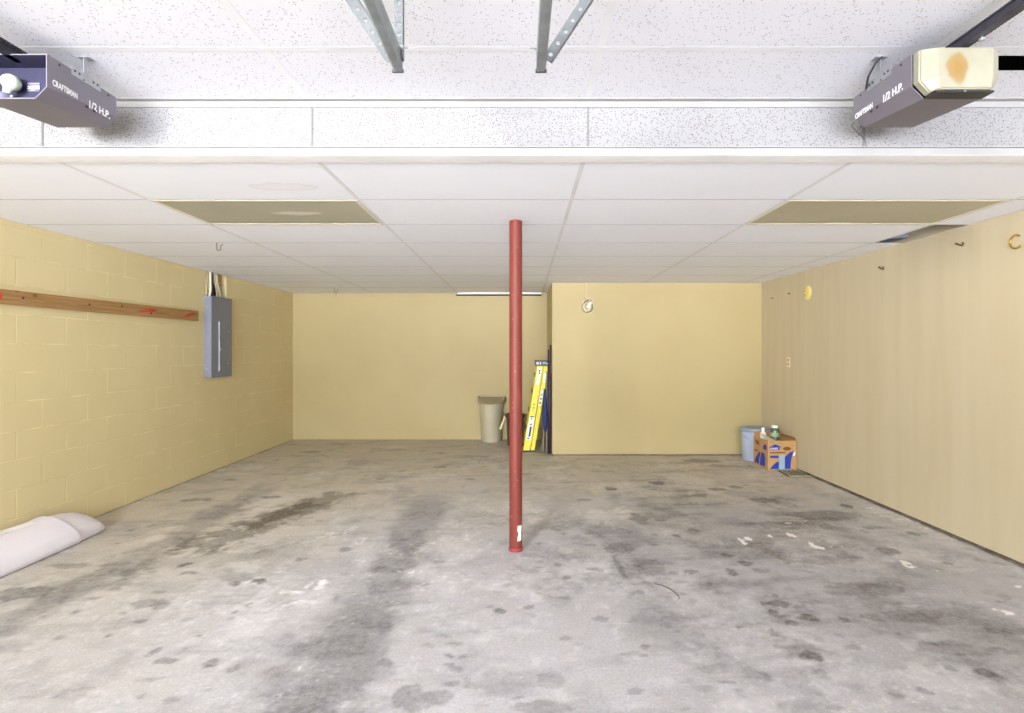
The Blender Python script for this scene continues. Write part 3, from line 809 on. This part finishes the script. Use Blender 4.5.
# ------------------------------------------------------------------ white roll at the left wall
n = N('white_vinyl', 0.45, spec=0.4)
co = n.coord()
n.color(n.ramp(n.noise(co, 3, 3), [(.3, rgb(214, 208, 214)), (.7, rgb(226, 221, 226))]))
n.bump(n.noise(n.mapping(co, (1, .3, 1)), 14, 3), .1, .006)
M_vinyl = n.m
t = thing('sheet_roll', 'flattened roll of white vinyl sheet lying along the left block wall', 'roll', (-3.24, 3.0, 0))
def rsec(y, hw, h, flat=.003, cx=0.0, n_=14):
    """flat underside, blunt rounded front lip, back rising to the wall"""
    out = [(cx - hw, y, flat + .01), (cx - hw + .012, y, flat)]
    out += [(cx - hw + .012 + (2 * hw - .02) * k / 4, y, flat) for k in range(1, 5)]
    out += [(cx + hw - .001, y, flat + .006), (cx + hw, y, flat + h * .18)]
    for i in range(1, n_):
        f = i / n_
        x = hw - 2 * hw * f
        z = h * (.32 + .68 * math.sin(min(1.0, f / .80) * math.pi / 2) ** .85) if f < .80 else h * (1 - .10 * ((f - .80) / .20) ** 2)
        out.append((cx + x, y, z))
    out.append((cx - hw, y, h * .86))
    return out
bm = new()
loft(bm, [rsec(-1.5, .172, .186), rsec(-.5, .172, .184), rsec(.1, .170, .180), rsec(.45, .166, .180), rsec(.60, .163, .184), rsec(.665, .162, .190), rsec(.69, .1625, .192)])
autosmooth(obj('outer_wrap', bm, M_vinyl, t), 55)
bm = new()
loft(bm, [rsec(-1.49, .150, .160), rsec(.6, .148, .172), rsec(.72, .150, .176, cx=-.004), rsec(.84, .145, .168, cx=-.008), rsec(.92, .139, .150, cx=-.010), rsec(.955, .133, .132, cx=-.011), rsec(.972, .124, .112, cx=-.012), rsec(.978, .110, .085, cx=-.013)])
autosmooth(obj('inner_wrap', bm, M_vinyl, t), 40)
bm = new()
pf = [(-.168, .09), (-.160, .150), (-.142, .180), (-.118, .193), (-.085, .196), (-.05, .190), (-.05, .186), (-.085, .191), (-.117, .188), (-.138, .175), (-.155, .148), (-.162, .09)]
loft(bm, [[(x, -1.5, z) for x, z in pf], [(x, .0, z) for x, z in pf], [(x, .58, z - .010) for x, z in pf]])
autosmooth(obj('loose_flap', bm, simple('white_vinyl_back', rgb(240, 236, 236), .4), t), 50)

# ------------------------------------------------------------------ bin, bucket, ladder corner
M_bin = simple('beige_plastic', rgb(192, 184, 158), .38, 0, .03, 4)
M_lid = simple('taupe_plastic', rgb(158, 146, 118), .45, 0, .03, 4)
def dsec(hw, dep, z, n_=20, y0=0.0, tilt=0.0):
    pts = [(hw, y0, z), (hw, y0 - dep * .12, z)]
    for i in range(1, n_):
        a = math.pi * i / n_
        pts.append((hw * math.cos(a), y0 - dep * .12 - dep * .88 * math.sin(a), z))
    pts += [(-hw, y0 - dep * .12, z), (-hw, y0, z)]
    return [(x, y, zz + tilt * (y - y0)) for x, y, zz in pts]
t = thing('trash_can', 'tall beige half-round plastic trash can with closed lid against the back wall', 'trash can', (-.415, 7.99, 0))
bm = new()
loft(bm, [dsec(.145, .235, 0.0), dsec(.150, .24, .012), dsec(.180, .28, .55), dsec(.184, .284, .567)])
es = [e for e in bm.edges if all(abs(v.co.z) < .001 for v in e.verts)]
autosmooth(obj('body', bm, M_bin, t), 35)
bm = new()
T = .31
loft(bm, [dsec(.196, .30, .566, tilt=.0), dsec(.208, .315, .570, y0=.0), dsec(.208, .315, .660, tilt=T), dsec(.202, .306, .672, tilt=T), dsec(.188, .288, .672, tilt=T), dsec(.182, .28, .664, tilt=T)])
autosmooth(obj('lid', bm, M_lid, t), 35)
bm = new(); box(bm, -.19, .19, -.02, 0, .655, .682, bevel=.004); obj('hinge', bm, M_lid, t)

t = thing('bucket', 'dark brown tall bucket mostly hidden behind the red post', 'bucket', (-.06, 7.52, 0))
M_dbr = simple('dark_brown_plastic', rgb(74, 58, 54), .5)
bm = new()
lathe(bm, [(.10, 0), (.105, .01), (.125, .42), (.118, .42), (.098, .015)], 28, cap=False)
bm.faces.new([v for v in bm.verts if abs(v.co.z) < 1e-6]); bmesh.ops.contextual_create(bm, geom=[v for v in bm.verts if abs(v.co.z - .015) < 1e-6])
autosmooth(obj('body', bm, M_dbr, t))
bm = new(); lathe(bm, [(.126, .405), (.142, .41), (.142, .45), (.128, .455), (.122, .45), (.120, .405)], 28, cap=False)
autosmooth(obj('rim', bm, M_dbr, t))
bm = new(); tube(bm, [(-.139, -.02, .42), (-.17, -.03, .33), (-.21, -.04, .235)], .017, 8)
obj('grip_stick', bm, simple('pale_wood', rgb(222, 208, 160), .6), t)

# ladder: leans on the side of the store room, rails' flat webs face the doorway
M_yel = simple('yellow_fibreglass', rgb(226, 214, 50), .4, 0, .05, 10)
M_yeld = simple('yellow_fibreglass_shaded', rgb(196, 178, 52), .45, 0, .06, 10)  # shade on the far rails put into a darker yellow
M_cap = simple('blue_grey_plastic', rgb(78, 86, 100), .45, 0, .08, 20)
M_lab = simple('label_white', rgb(238, 238, 226), .5, 0, .03)
M_ink = simple('label_ink', rgb(40, 40, 48), .5, 0, .1)
t = thing('stepladder', 'folded yellow fibreglass stepladder leaning in the corner behind the post', 'stepladder', (.105, 7.02, 0))
Ht = 1.15
def lx(z, a, b): return a + (b - a) * z / Ht
def rail(name, x0b, x1b, x0t, x1t, y, yt, m, depth=.03, zb=0.0):
    bm = new(); th = .004
    def sec(z):
        xa, xb = lx(z, x0b, x0t), lx(z, x1b, x1t); yy = lx(z, y, yt)
        return [(xa, yy, z), (xb, yy, z), (xb, yy + depth, z), (xb - th, yy + depth, z), (xb - th, yy + th, z), (xa + th, yy + th, z), (xa + th, yy + depth, z), (xa, yy + depth, z)]
    loft(bm, [sec(zb + .02), sec(Ht * .5), sec(Ht)])
    r_ = obj(name, bm, m, t)
    bm = new(); xa, xb = lx(zb, x0b, x0t), lx(zb, x1b, x1t)
    box(bm, xa - .003, xb + .003, y - .003, y + depth + .002, zb + .0005, zb + .024, bevel=.003); obj('foot', bm, M_black, r_)
    return r_
r1 = rail('rail', -.052, .036, .141, .222, 0, .03, M_yel)
r2 = rail('rail', .048, .098, .232, .292, .012, .035, M_yel)
rail('rail', -.050, .03, .125, .20, .52, .33, M_yeld)
rail('rail', .048, .098, .23, .292, .50, .32, M_yeld)
for z in (.27, .53, .79, 1.02):
    bm = new(); xa = lx(z, -.048, .145); yb = lx(z, .52, .33)
    box(bm, xa - .012, xa + .07, lx(z, .006, .034), yb + .004, z - .012, z + .012, bevel=.003)
    obj('step', bm, simple('step_alu', rgb(170, 160, 96), .4, .3), t)
    bm = new(); box(bm, xa - .016, xa - .006, yb - .05, yb + .02, z - .03, z + .03, bevel=.002); obj('step_bracket', bm, M_black, t)
bm = new(); box(bm, .115, .305, -.004 + .02, .36, Ht - .002, Ht + .072, bevel=.008)
cp = obj('top_cap', bm, M_cap, t)
for (xa, xb, za, zb) in ((.125, .160, .02, .05), (.175, .19, .015, .055), (.215, .25, .03, .05), (.26, .30, .02, .04)):
    bm = new(); box(bm, xa, xb, .0142, .0165, Ht + za, Ht + zb); obj('moulded_mark', bm, simple('cap_light', rgb(176, 182, 190), .5), cp)
def rail_label(r_, z0, z1, xb0, xb1, xt0, xt1, y0, yt, inset, marks, m=M_lab):
    bm = new()
    def p(z, f): return (lx(z, xb0, xt0) * (1 - f) + lx(z, xb1, xt1) * f, lx(z, y0, yt) - .0012, z)
    def quad(za, zb, fa, fb, mat, dy=0, nm='label_plate'):
        bm = new()
        c = [p(za, fa), p(za, fb), p(zb, fb), p(zb, fa)]
        loft(bm, [[(x, y - dy, z) for x, y, z in c], [(x, y + .0012 - dy, z) for x, y, z in c]])
        return obj(nm, bm, mat, r_)
    quad(z0, z1, inset, 1 - inset, m)
    for (a, b, fa, fb) in marks:
        quad(z0 + (z1 - z0) * a, z0 + (z1 - z0) * b, fa, fb, M_ink, .0008, 'printed_mark')
A = (-.052, .036, .141, .222, 0, .03)
rail_label(r1, .16, .48, *A, .12, [(.04, .10, .3, .6), (.14, .56, .42, .72), (.62, .68, .4, .65), (.86, .9, .3, .6), (.95, .99, .16, .84)])
rail_label(r1, .90, 1.13, *A, .22, [(.62, .72, .4, .65), (.76, .86, .36, .62)])
rail_label(r1, .52, .70, *A, .30, [(.15, .2, .35, .5), (.35, .42, .4, .62), (.62, .68, .35, .6)], M_yel)
Bq = (.048, .098, .232, .292, .012, .035)
rail_label(r2, .62, .82, *Bq, .2, [(.1, .25, .3, .6), (.4, .5, .3, .7), (.65, .8, .4, .6)])
rail_label(r2, .93, 1.05, *Bq, .3, [(.2, .3, .4, .6)])

# things behind the ladder
M_pole = simple('dark_brown_wood', rgb(72, 52, 48), .5, 0, .12, 30)
M_navyf = simple('navy_fabric', rgb(48, 56, 112), .8, 0, .15, 14)
bm = new(); tube(bm, [(.388, 6.865, .01), (.414, 6.895, 1.43)], .013, 10)
tag(obj('pole', bm, M_pole, smooth=True), 'taller dark brown pole leaning in the corner behind the yellow stepladder', 'pole', 'poles behind the stepladder')
bm = new(); tube(bm, [(.376, 6.835, .01), (.384, 6.875, 1.37)], [.008, .010], 10)
tag(obj('pole', bm, simple('navy_pole', rgb(46, 40, 74), .5), smooth=True), 'shorter navy pole with dark tip behind the yellow stepladder', 'pole', 'poles behind the stepladder')
bm = new()
box(bm, -.011, .011, -.09, .09, 0, 1.06, bevel=.002, M=Matrix.Translation((.412, 7.02, .001)) @ Matrix.Rotation(.006, 4, 'Y'))
tag(obj('plank', bm, simple('dark_plank', rgb(84, 70, 66), .6, 0, .15, 20)), 'dark narrow plank standing on end against the store room corner', 'plank')
t = thing('folding_chair', 'folded navy fabric chair standing upright between ladder and dark plank', 'folding chair', (.345, 6.975, 0))
bm = new()
lp = []
for z, w_, d_ in ((.28, .018, .05), (.33, .030, .09), (.45, .036, .12), (.6, .032, .11), (.72, .026, .09), (.84, .014, .05)):
    lp.append([(w_ * math.cos(a) * (1 + .15 * math.sin(3 * a + z * 9)), d_ * math.sin(a), z) for a in [2 * math.pi * i / 18 for i in range(18)]])
loft(bm, lp); autosmooth(obj('fabric', bm, M_navyf, t), 60)
for (a, b) in (((.022, -.06, .004), (.022, -.03, 1.08)), ((-.03, -.09, .004), (.014, .03, .86)), ((-.055, .03, .004), (.012, -.02, .36))):
    bm = new(); tube(bm, [a, b], .008, 8); obj('leg', bm, simple('tube_grey', rgb(150, 146, 132), .4, .5), t)

# ------------------------------------------------------------------ pail, box and what is in it
M_pail = simple('pale_blue_plastic', rgb(172, 184, 208), .32, 0, .03, 6)
M_paill = simple('grey_blue_plastic', rgb(142, 152, 164), .35, 0, .04, 6)
t = thing('pail', 'pale blue-grey plastic pail with lid in the far right corner', 'pail', (2.948, 6.56, 0))
bm = new(); lathe(bm, [(.148, .0), (.152, .006), (.168, .33), (.168, .355), (.165, .36)], 40)
autosmooth(obj('body', bm, M_pail, t), 35)
bm = new(); lathe(bm, [(.169, .325), (.178, .328), (.178, .352), (.169, .356)], 40, cap=False)
autosmooth(obj('collar', bm, M_pail, t), 35)
bm = new(); lathe(bm, [(.17, .358), (.184, .360), (.186, .385), (.180, .398), (.168, .400), (.160, .392), (.02, .392)], 40)
autosmooth(obj('lid', bm, M_paill, t), 35)
bm = new(); tube(bm, [(.183 * math.cos(a), .183 * math.sin(a) - .004, .335 - .10 * math.sin((a - math.pi) / math.pi * math.pi)) for a in np.linspace(math.pi, 2 * math.pi, 18)], .003, 6)
obj('handle', bm, M_steel, t)
bm = new(); box(bm, -.02, .02, -.176, -.1655, .14, .25, bevel=.003); obj('paper_label', bm, M_lab, t)

M_card = simple('cardboard', rgb(186, 146, 94), .75, 0, .05, 12)
M_cardd = simple('cardboard_inner', rgb(178, 132, 80), .8, 0, .06, 12)
M_blue = simple('print_blue', rgb(36, 56, 160), .6, 0, .04)
M_lblue = simple('print_light_blue', rgb(150, 176, 190), .6, 0, .03)
M_brown = simple('print_brown', rgb(112, 70, 30), .6)
M_maroon = simple('print_maroon', rgb(120, 60, 90), .6)
BX, BY, BW, BD, BH = 2.815, 5.95, .325, .36, .335
t = thing('cardboard_box', 'open cardboard box with blue printing beside the right wall', 'box', (BX, BY, 0))
bm = new(); th = .005
o_ = [(0, 0), (BW, 0), (BW, BD), (0, BD)]; i_ = [(th, th), (BW - th, th), (BW - th, BD - th), (th, BD - th)]
loft(bm, [[(x, y, .001) for x, y in o_], [(x, y, BH) for x, y in o_], [(x, y, BH) for x, y in i_], [(x, y, .008) for x, y in i_]])
obj('carton', bm, [M_card], t)
def flap(name, a, b, da, db, drop):
    bm = new(); a, b = Vector(a), Vector(b)
    c = b + Vector(db); d = a + Vector(da)
    nrm = (b - a).cross(d - a).normalized() * .003
    loft(bm, [[a, b, c, d], [p + nrm for p in (a, b, c, d)]])
    obj(name, bm, M_cardd, t)
flap('flap', (BW - .001, .01, BH), (BW - .001, BD - .01, BH), (-.02, 0, .035), (-.02, 0, .035), 0)
flap('flap', (.01, BD - .002, BH), (BW - .01, BD - .002, BH), (0, .015, .05), (0, .015, .05), 0)
def fprint(pts, mat, dy=0.0, nm='print_shape'):
    bm = new()
    P = [((x - 385) / 295 * BW, (607 - y) / 287 * BH) for x, y in pts]
    prism(bm, P, lambda u, v: (u, -.0002 - dy, v), lambda u, v: (u, -.0007 - dy, v)); return obj(nm, bm, mat, t)
fprint([(398, 382), (430, 370), (462, 354), (495, 370), (528, 382), (505, 384), (503, 412), (405, 412), (403, 384)], M_blue)
fprint([(540 + 41 + 41 * math.cos(a), 397 + 18 * math.sin(a)) for a in [i * math.pi / 12 for i in range(24)]], M_brown)
lettering('lettering', "LOWE'S", .030, t, Matrix.Translation(((408 - 385) / 295 * BW, -.0012, (407 - 406 + 200.5) / 287 * BH)) @ Matrix.Rotation(math.pi / 2, 4, 'X'), M_letter, .0008, .86)
fprint([(405, 432), (565, 428), (565, 440), (405, 444)], M_brown)
fprint([(408, 465), (496, 465), (496, 488), (408, 488)], M_blue)
fprint([(500, 458), (558, 458), (558, 600), (500, 600)], M_lblue)
fprint([(408, 594), (425, 570), (450, 545), (480, 526), (498, 518), (498, 594)], M_blue)
fprint([(560, 594), (560, 478), (600, 440), (650, 414), (632, 470), (620, 530), (618, 594)], M_blue)
fprint([(655, 432), (668, 424), (664, 462), (640, 470)], M_lab)
fprint([(500, 592), (620, 592), (620, 601), (500, 601)], M_lblue, .0006)
def lprint(pts, mat, nm='print_shape'):
    bm = new()
    def q(x, y):     # left side: x 240..385 runs from the far to the near edge
        f = (x - 240) / 145; top = 262 + f * 58; bot = 540 + f * 67
        return (1 - f) * BD, (bot - y) / (bot - top) * BH
    P = [q(*p) for p in pts]
    prism(bm, P, lambda u, v: (-.0002, u, v), lambda u, v: (-.0007, u, v)); return obj(nm, bm, mat, t)
lprint([(250, 520), (262, 480), (282, 445), (305, 418), (312, 440), (300, 490), (295, 545)], M_blue)
lprint([(305, 550), (312, 480), (325, 425), (352, 445), (358, 480), (358, 572)], M_blue)
lprint([(260, 300), (295, 318), (300, 360), (268, 345)], M_maroon)
lprint([(336, 368), (362, 352), (372, 362), (372, 412), (340, 400)], M_blue)
lprint([(250, 392), (290, 410), (290, 424), (250, 408)], M_maroon)
t0 = t
# contents
bm = new()
loft(bm, [[(BX + .02, BY + .02, .325), (BX + .13, BY + .012, .31), (BX + .10, BY + .20, .345), (BX + .02, BY + .26, .38)],
          [(BX + .02, BY + .02, .329), (BX + .13, BY + .012, .314), (BX + .10, BY + .20, .349), (BX + .02, BY + .26, .384)]])
tag(obj('paper_sheet', bm, simple('paper', rgb(226, 210, 190), .7, 0, .04)), 'crumpled pale paper sheet sticking out of the cardboard box', 'paper')
t = thing('jar', 'dark green jar with white cap standing in the cardboard box', 'jar', (BX + .175, BY + .20, .009))
bm = new(); lathe(bm, [(.044, 0), (.047, .01), (.047, .41), (.040, .435), (.030, .442)], 24)
autosmooth(obj('body', bm, simple('green_glass', rgb(78, 104, 70), .25), t), 40)
bm = new(); lathe(bm, [(.034, .442), (.036, .445), (.036, .468), (.032, .473)], 24); autosmooth(obj('cap', bm, M_lab, t), 40)
bm = new(); lathe(bm, [(.0475, .345), (.0478, .35), (.0478, .385), (.0475, .39)], 24, cap=False); obj('label_band', bm, simple('green_label', rgb(150, 170, 140), .5), t)
t = thing('bottle', 'white plastic bottle standing in the cardboard box beside the green jar', 'bottle', (BX + .090, BY + .31, .009))
bm = new(); lathe(bm, [(.034, 0), (.036, .008), (.036, .35), (.028, .375), (.016, .385), (.016, .40)], 24)
autosmooth(obj('body', bm, simple('white_plastic', rgb(232, 230, 224), .35), t), 40)
bm = new(); lathe(bm, [(.018, .398), (.019, .401), (.019, .425), (.016, .43)], 18); autosmooth(obj('cap', bm, M_lab, t), 40)

# slatted grate on the floor before the box
t = thing('floor_grate', 'small flat slatted grate lying on the floor before the cardboard box', 'grate', (2.89, 5.62, 0))
M_grate = simple('grate_tan', rgb(150, 144, 116), .6, 0, .08, 15)
bm = new()
def gq(u, v): return (u * .235 + v * .02 , v * .30, .0)
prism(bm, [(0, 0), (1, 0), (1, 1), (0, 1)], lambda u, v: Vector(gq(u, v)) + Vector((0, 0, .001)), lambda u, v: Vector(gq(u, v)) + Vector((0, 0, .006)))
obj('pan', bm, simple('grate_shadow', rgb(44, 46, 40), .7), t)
def gstrip(nm, u0, u1, v0, v1, z0, z1):
    bm = new(); prism(bm, [(u0, v0), (u1, v0), (u1, v1), (u0, v1)], lambda u, v: Vector(gq(u, v)) + Vector((0, 0, z0)), lambda u, v: Vector(gq(u, v)) + Vector((0, 0, z1)))
    obj(nm, bm, M_grate, t)
for k in range(5):
    gstrip('slat', .06 + k * .2, .06 + k * .2 + .085, .04, .96, .005, .016)
gstrip('edge_strip', 0, 1, 0, .05, .005, .018); gstrip('edge_strip', 0, 1, .95, 1, .005, .018)

# ------------------------------------------------------------------ small things on walls and ceiling
M_cream = simple('cream_plastic', rgb(232, 214, 186), .4, 0, .02)
M_yelp = simple('yellow_cream', rgb(232, 214, 130), .45, 0, .03)
M_wire = simple('wire_dark', rgb(92, 74, 50), .4, .5)
M_brass = simple('brass', rgb(186, 144, 62), .35, .7, .08, 20)
t = thing('wall_outlet', 'small cream duplex outlet plate on the right wall above the box', 'outlet', (XR, 6.14, 1.22))
bm = new(); box(bm, -.006, 0, -.036, .036, -.058, .058, bevel=.002); obj('plate', bm, M_cream, t)
for z in (-.024, .024):
    bm = new(); lathe(bm, [(.016, 0), (.015, .003)], 14)
    o = obj('socket', bm, simple('socket_tan', rgb(150, 130, 104), .5), t); o.matrix_local = Matrix.Translation((-.006, 0, z)) @ Matrix.Rotation(-math.pi / 2, 4, 'Y')
t = thing('junction_cover', 'round cream junction box cover high on the right wall', 'cover plate', (XR + .002, 5.74, 1.985))
bm = new(); lathe(bm, [(.078, 0), (.078, .006), (.070, .013), (.02, .015)], 32)
o = obj('disc', bm, M_yelp, t, smooth=False); o.matrix_local = Matrix.Rotation(-math.pi / 2, 4, 'Y'); autosmooth(o, 40)
for (y, z) in ((.03, .02), (.03, -.02)):
    bm = new(); lathe(bm, [(.007, 0), (.006, .003)], 10)
    o = obj('hole', bm, M_wire, t); o.matrix_local = Matrix.Translation((-.0135, y, z)) @ Matrix.Rotation(-math.pi / 2, 4, 'Y')
def wall_hook(y, z, label):
    bm = new(); tube(bm, [(XR + .005, y + .05, z + .014), (XR - .022, y + .03, z + .008), (XR - .04, y - .02, z - .010), (XR - .044, y - .055, z - .022), (XR - .046, y - .066, z - .014), (XR - .046, y - .058, z - .002)], .005, 8)
    tag(obj('wall_hook', bm, M_wire, smooth=True), label, 'hook', 'small wire hooks on the right wall')
wall_hook(4.545, 2.07, 'small dark wire hook on the right wall just behind the missing tile')
wall_hook(3.74, 2.112, 'small dark wire hook on the right wall below the ceiling light')
bm = new(); tube(bm, [(XR + .004, 3.31, 2.075), (XR - .02, 3.315, 2.082)] + [(XR - .045, 3.285 + .042 * math.cos(a), 2.035 + .042 * math.sin(a)) for a in (math.pi - 1.5,)] + [(XR - .045, 3.285 + .042 * math.cos(a), 2.035 + .042 * math.sin(a)) for a in np.linspace(math.pi - 1.9, -math.pi * .72, 18)], .006, 8)
tag(obj('cup_hook', bm, M_brass, smooth=True), 'large brass open cup hook high on the right wall, nearest the doorway', 'hook')
def nail(y, z, label):
    bm = new(); tube(bm, [(XR + .01, y, z + .004), (XR - .03, y - .01, z - .002)], .004, 8)
    tag(obj('nail', bm, M_wire), label, 'nail', 'nails near the round cover')
nail(6.52, 2.005, 'dark nail in the right wall close to the far corner')
nail(6.12, 2.02, 'dark nail in the right wall just behind the round cover')
# coil of thin white cord hanging on the store room wall
M_cord = simple('white_cord', rgb(226, 216, 186), .5, 0, .05, 30)
t = thing('cord_coil', 'small coil of pale cord hanging high on the back store room wall', 'cord', (.892, YP, 1.935))
rnd = random.Random(5)
for k in range(7):
    r_ = rnd.uniform(.045, .085); cx, cz = rnd.uniform(-.018, .018), rnd.uniform(-.02, .02); q = rnd.uniform(.75, 1.0)
    bm = new()
    pts = [(cx + r_ * q * math.cos(a), -.012 - .004 * k - .004 * math.sin(2 * a + k), cz + r_ * math.sin(a)) for a in np.linspace(k, k + 6.28, 25)]
    tube(bm, pts, .0042, 6); obj('loop', bm, M_cord if k % 3 else simple('cord_dark', rgb(136, 124, 88), .5), t)
bm = new(); tube(bm, [(-.02, -.01, .05), (-.022, -.008, .15), (-.022, -.008, ZL - 1.935 + .02)], .004, 6); obj('drop', bm, M_cord, t)
bm = new(); box(bm, -.05, .04, -.03, .0, .078, .088, bevel=.002); obj('bracket', bm, simple('bracket_tan', rgb(150, 130, 84), .6), t)
bm = new(); box(bm, -.012, .028, -.046, -.040, -.03, .05, bevel=.002, M=Matrix.Rotation(.5, 4, 'Y')); obj('tie', bm, M_lab, t)
def ceil_hook(x, y, L, label):
    bm = new(); tube(bm, [(x, y, ZL + .03), (x, y, ZL - L * .8), (x + .01, y, ZL - L), (x + .028, y, ZL - L * .9), (x + .032, y, ZL - L * .35), (x + .05, y, ZL - L * .2)], .003, 6)
    tag(obj('ceiling_hook', bm, M_wire, smooth=True), label, 'hook', 'wire hooks under the low ceiling')
ceil_hook(-2.47, 4.30, .062, 'thin wire hook hanging from the ceiling behind the left light panel')
ceil_hook(-2.56, 7.31, .10, 'thin wire hook hanging from the ceiling near the back wall')
# scrap of wire on the slab
a = [fl(*p) for p in ((654, 584.2), (661, 585.6), (667, 588), (672, 590.8), (675.5, 593.5), (678, 596), (679.2, 598.2), (679, 600))]
bm = new(); tube(bm, [(x, y, .004) for x, y in a], [.0015, .002, .003, .0035, .0035, .003, .002, .001], 6)
tag(obj('wire_scrap', bm, simple('scrap_dark', rgb(104, 100, 90), .6), smooth=True), 'thin dark curved scrap of wire lying on the concrete floor', 'wire')
# tan clumps stuck by the track braces
def clump(x, y, z, label, seed):
    bm = new(); bmesh.ops.create_icosphere(bm, subdivisions=3, radius=.02)
    rr = random.Random(seed)
    for v in bm.verts: v.co *= rr.uniform(.7, 1.25)
    bmesh.ops.translate(bm, vec=(x, y, z), verts=bm.verts)
    tag(obj('foam_clump', bm, simple('tan_foam%d' % seed, rgb(176, 140, 78), .9, 0, .2, 60)), label, 'clump', 'tan clumps by the track braces')
clump(-.348 - .13, 1.49, 2.365, 'tan crumbly clump on the left track brace', 1)
clump(.063 + .18, 1.44, 2.358, 'tan crumbly clump on the slanted right track brace', 2)

# ------------------------------------------------------------------ light, camera
w = bpy.data.worlds.new('daylight'); bpy.context.scene.world = w; w.use_nodes = True
nt = w.node_tree; bg = nt.nodes['Background']
tc = nt.nodes.new('ShaderNodeTexCoord'); sp = nt.nodes.new('ShaderNodeSeparateXYZ'); cr = nt.nodes.new('ShaderNodeValToRGB'); mr = nt.nodes.new('ShaderNodeMapRange')
nt.links.new(tc.outputs['Generated'], sp.inputs[0]); nt.links.new(sp.outputs['Z'], mr.inputs['Value'])
mr.inputs['From Min'].default_value = -1; mr.inputs['From Max'].default_value = 1
nt.links.new(mr.outputs[0], cr.inputs[0]); nt.links.new(cr.outputs[0], bg.inputs[0])
# bright hazy sky above, sunlit concrete drive below, brightest near the horizon
e = cr.color_ramp.elements
def K(c, k): return (c[0] * k, c[1] * k, c[2] * k, 1)
SKY, GND = (.86, .94, 1.13), (.93, .96, 1.08)
e[0].position = 0.0; e[0].color = K(GND, .25); e[1].position = 1.0; e[1].color = K(SKY, .35)
# (horizon band set darker than drive and haze, to steer light in the room)
for p_, c_ in ((.30, K(GND, .40)), (.37, K(GND, 2.8)), (.465, K(GND, 3.2)), (.488, K(GND, .5)), (.500, (.40, .43, .38, 1)), (.515, (.46, .49, .44, 1)),
               (.53, K(SKY, 1.15)), (.60, K(SKY, 1.15)), (.64, K(SKY, .5))):
    x = e.new(p_); x.color = c_
bg.inputs[1].default_value = 11.5
# brightest patch of daylight: the upper half of the left doorway
L = bpy.data.lights.new('doorway_daylight', 'AREA'); L.shape = 'RECTANGLE'; L.size = 1.15; L.size_y = .75; L.energy = 190; L.color = (.97, .985, 1.0); L.spread = math.radians(110)
so = bpy.data.objects.new('doorway_daylight', L); C.objects.link(so); so.location = (-2.35, -2.5, 1.95)
so.rotation_euler = (Vector((.1, 4.2, .25)) - so.location).to_track_quat('-Z', 'Y').to_euler()

# added fill lights under the two unlit ceiling panels
for x_, p_ in ((-1.55, 9), (2.22, 3)):
    L = bpy.data.lights.new('panel_fill', 'AREA'); L.shape = 'RECTANGLE'; L.size = 1.2; L.size_y = .55; L.energy = p_; L.color = (1, .98, .95)
    lo_ = bpy.data.objects.new('panel_fill', L); C.objects.link(lo_); lo_.location = (x_, 3.37, ZL - .012)

cam = bpy.data.cameras.new('camera'); co_ = bpy.data.objects.new('camera', cam); C.objects.link(co_)
co_.location = (0, 0, EYE); co_.rotation_euler = (math.radians(90), 0, 0)
cam.sensor_fit = 'HORIZONTAL'; cam.sensor_width = 36; cam.lens = F * 36 / 1024
cam.shift_x = -(VX - 512) / 1024; cam.shift_y = (VY - 356.5) / 1024
cam.clip_start = .02
sc = bpy.context.scene; sc.camera = co_
sc.view_settings.view_transform = 'Standard'; sc.view_settings.look = 'None'
sc.view_settings.gamma = 1; sc.view_settings.use_curve_mapping = False
sc.view_settings.exposure = -0.06
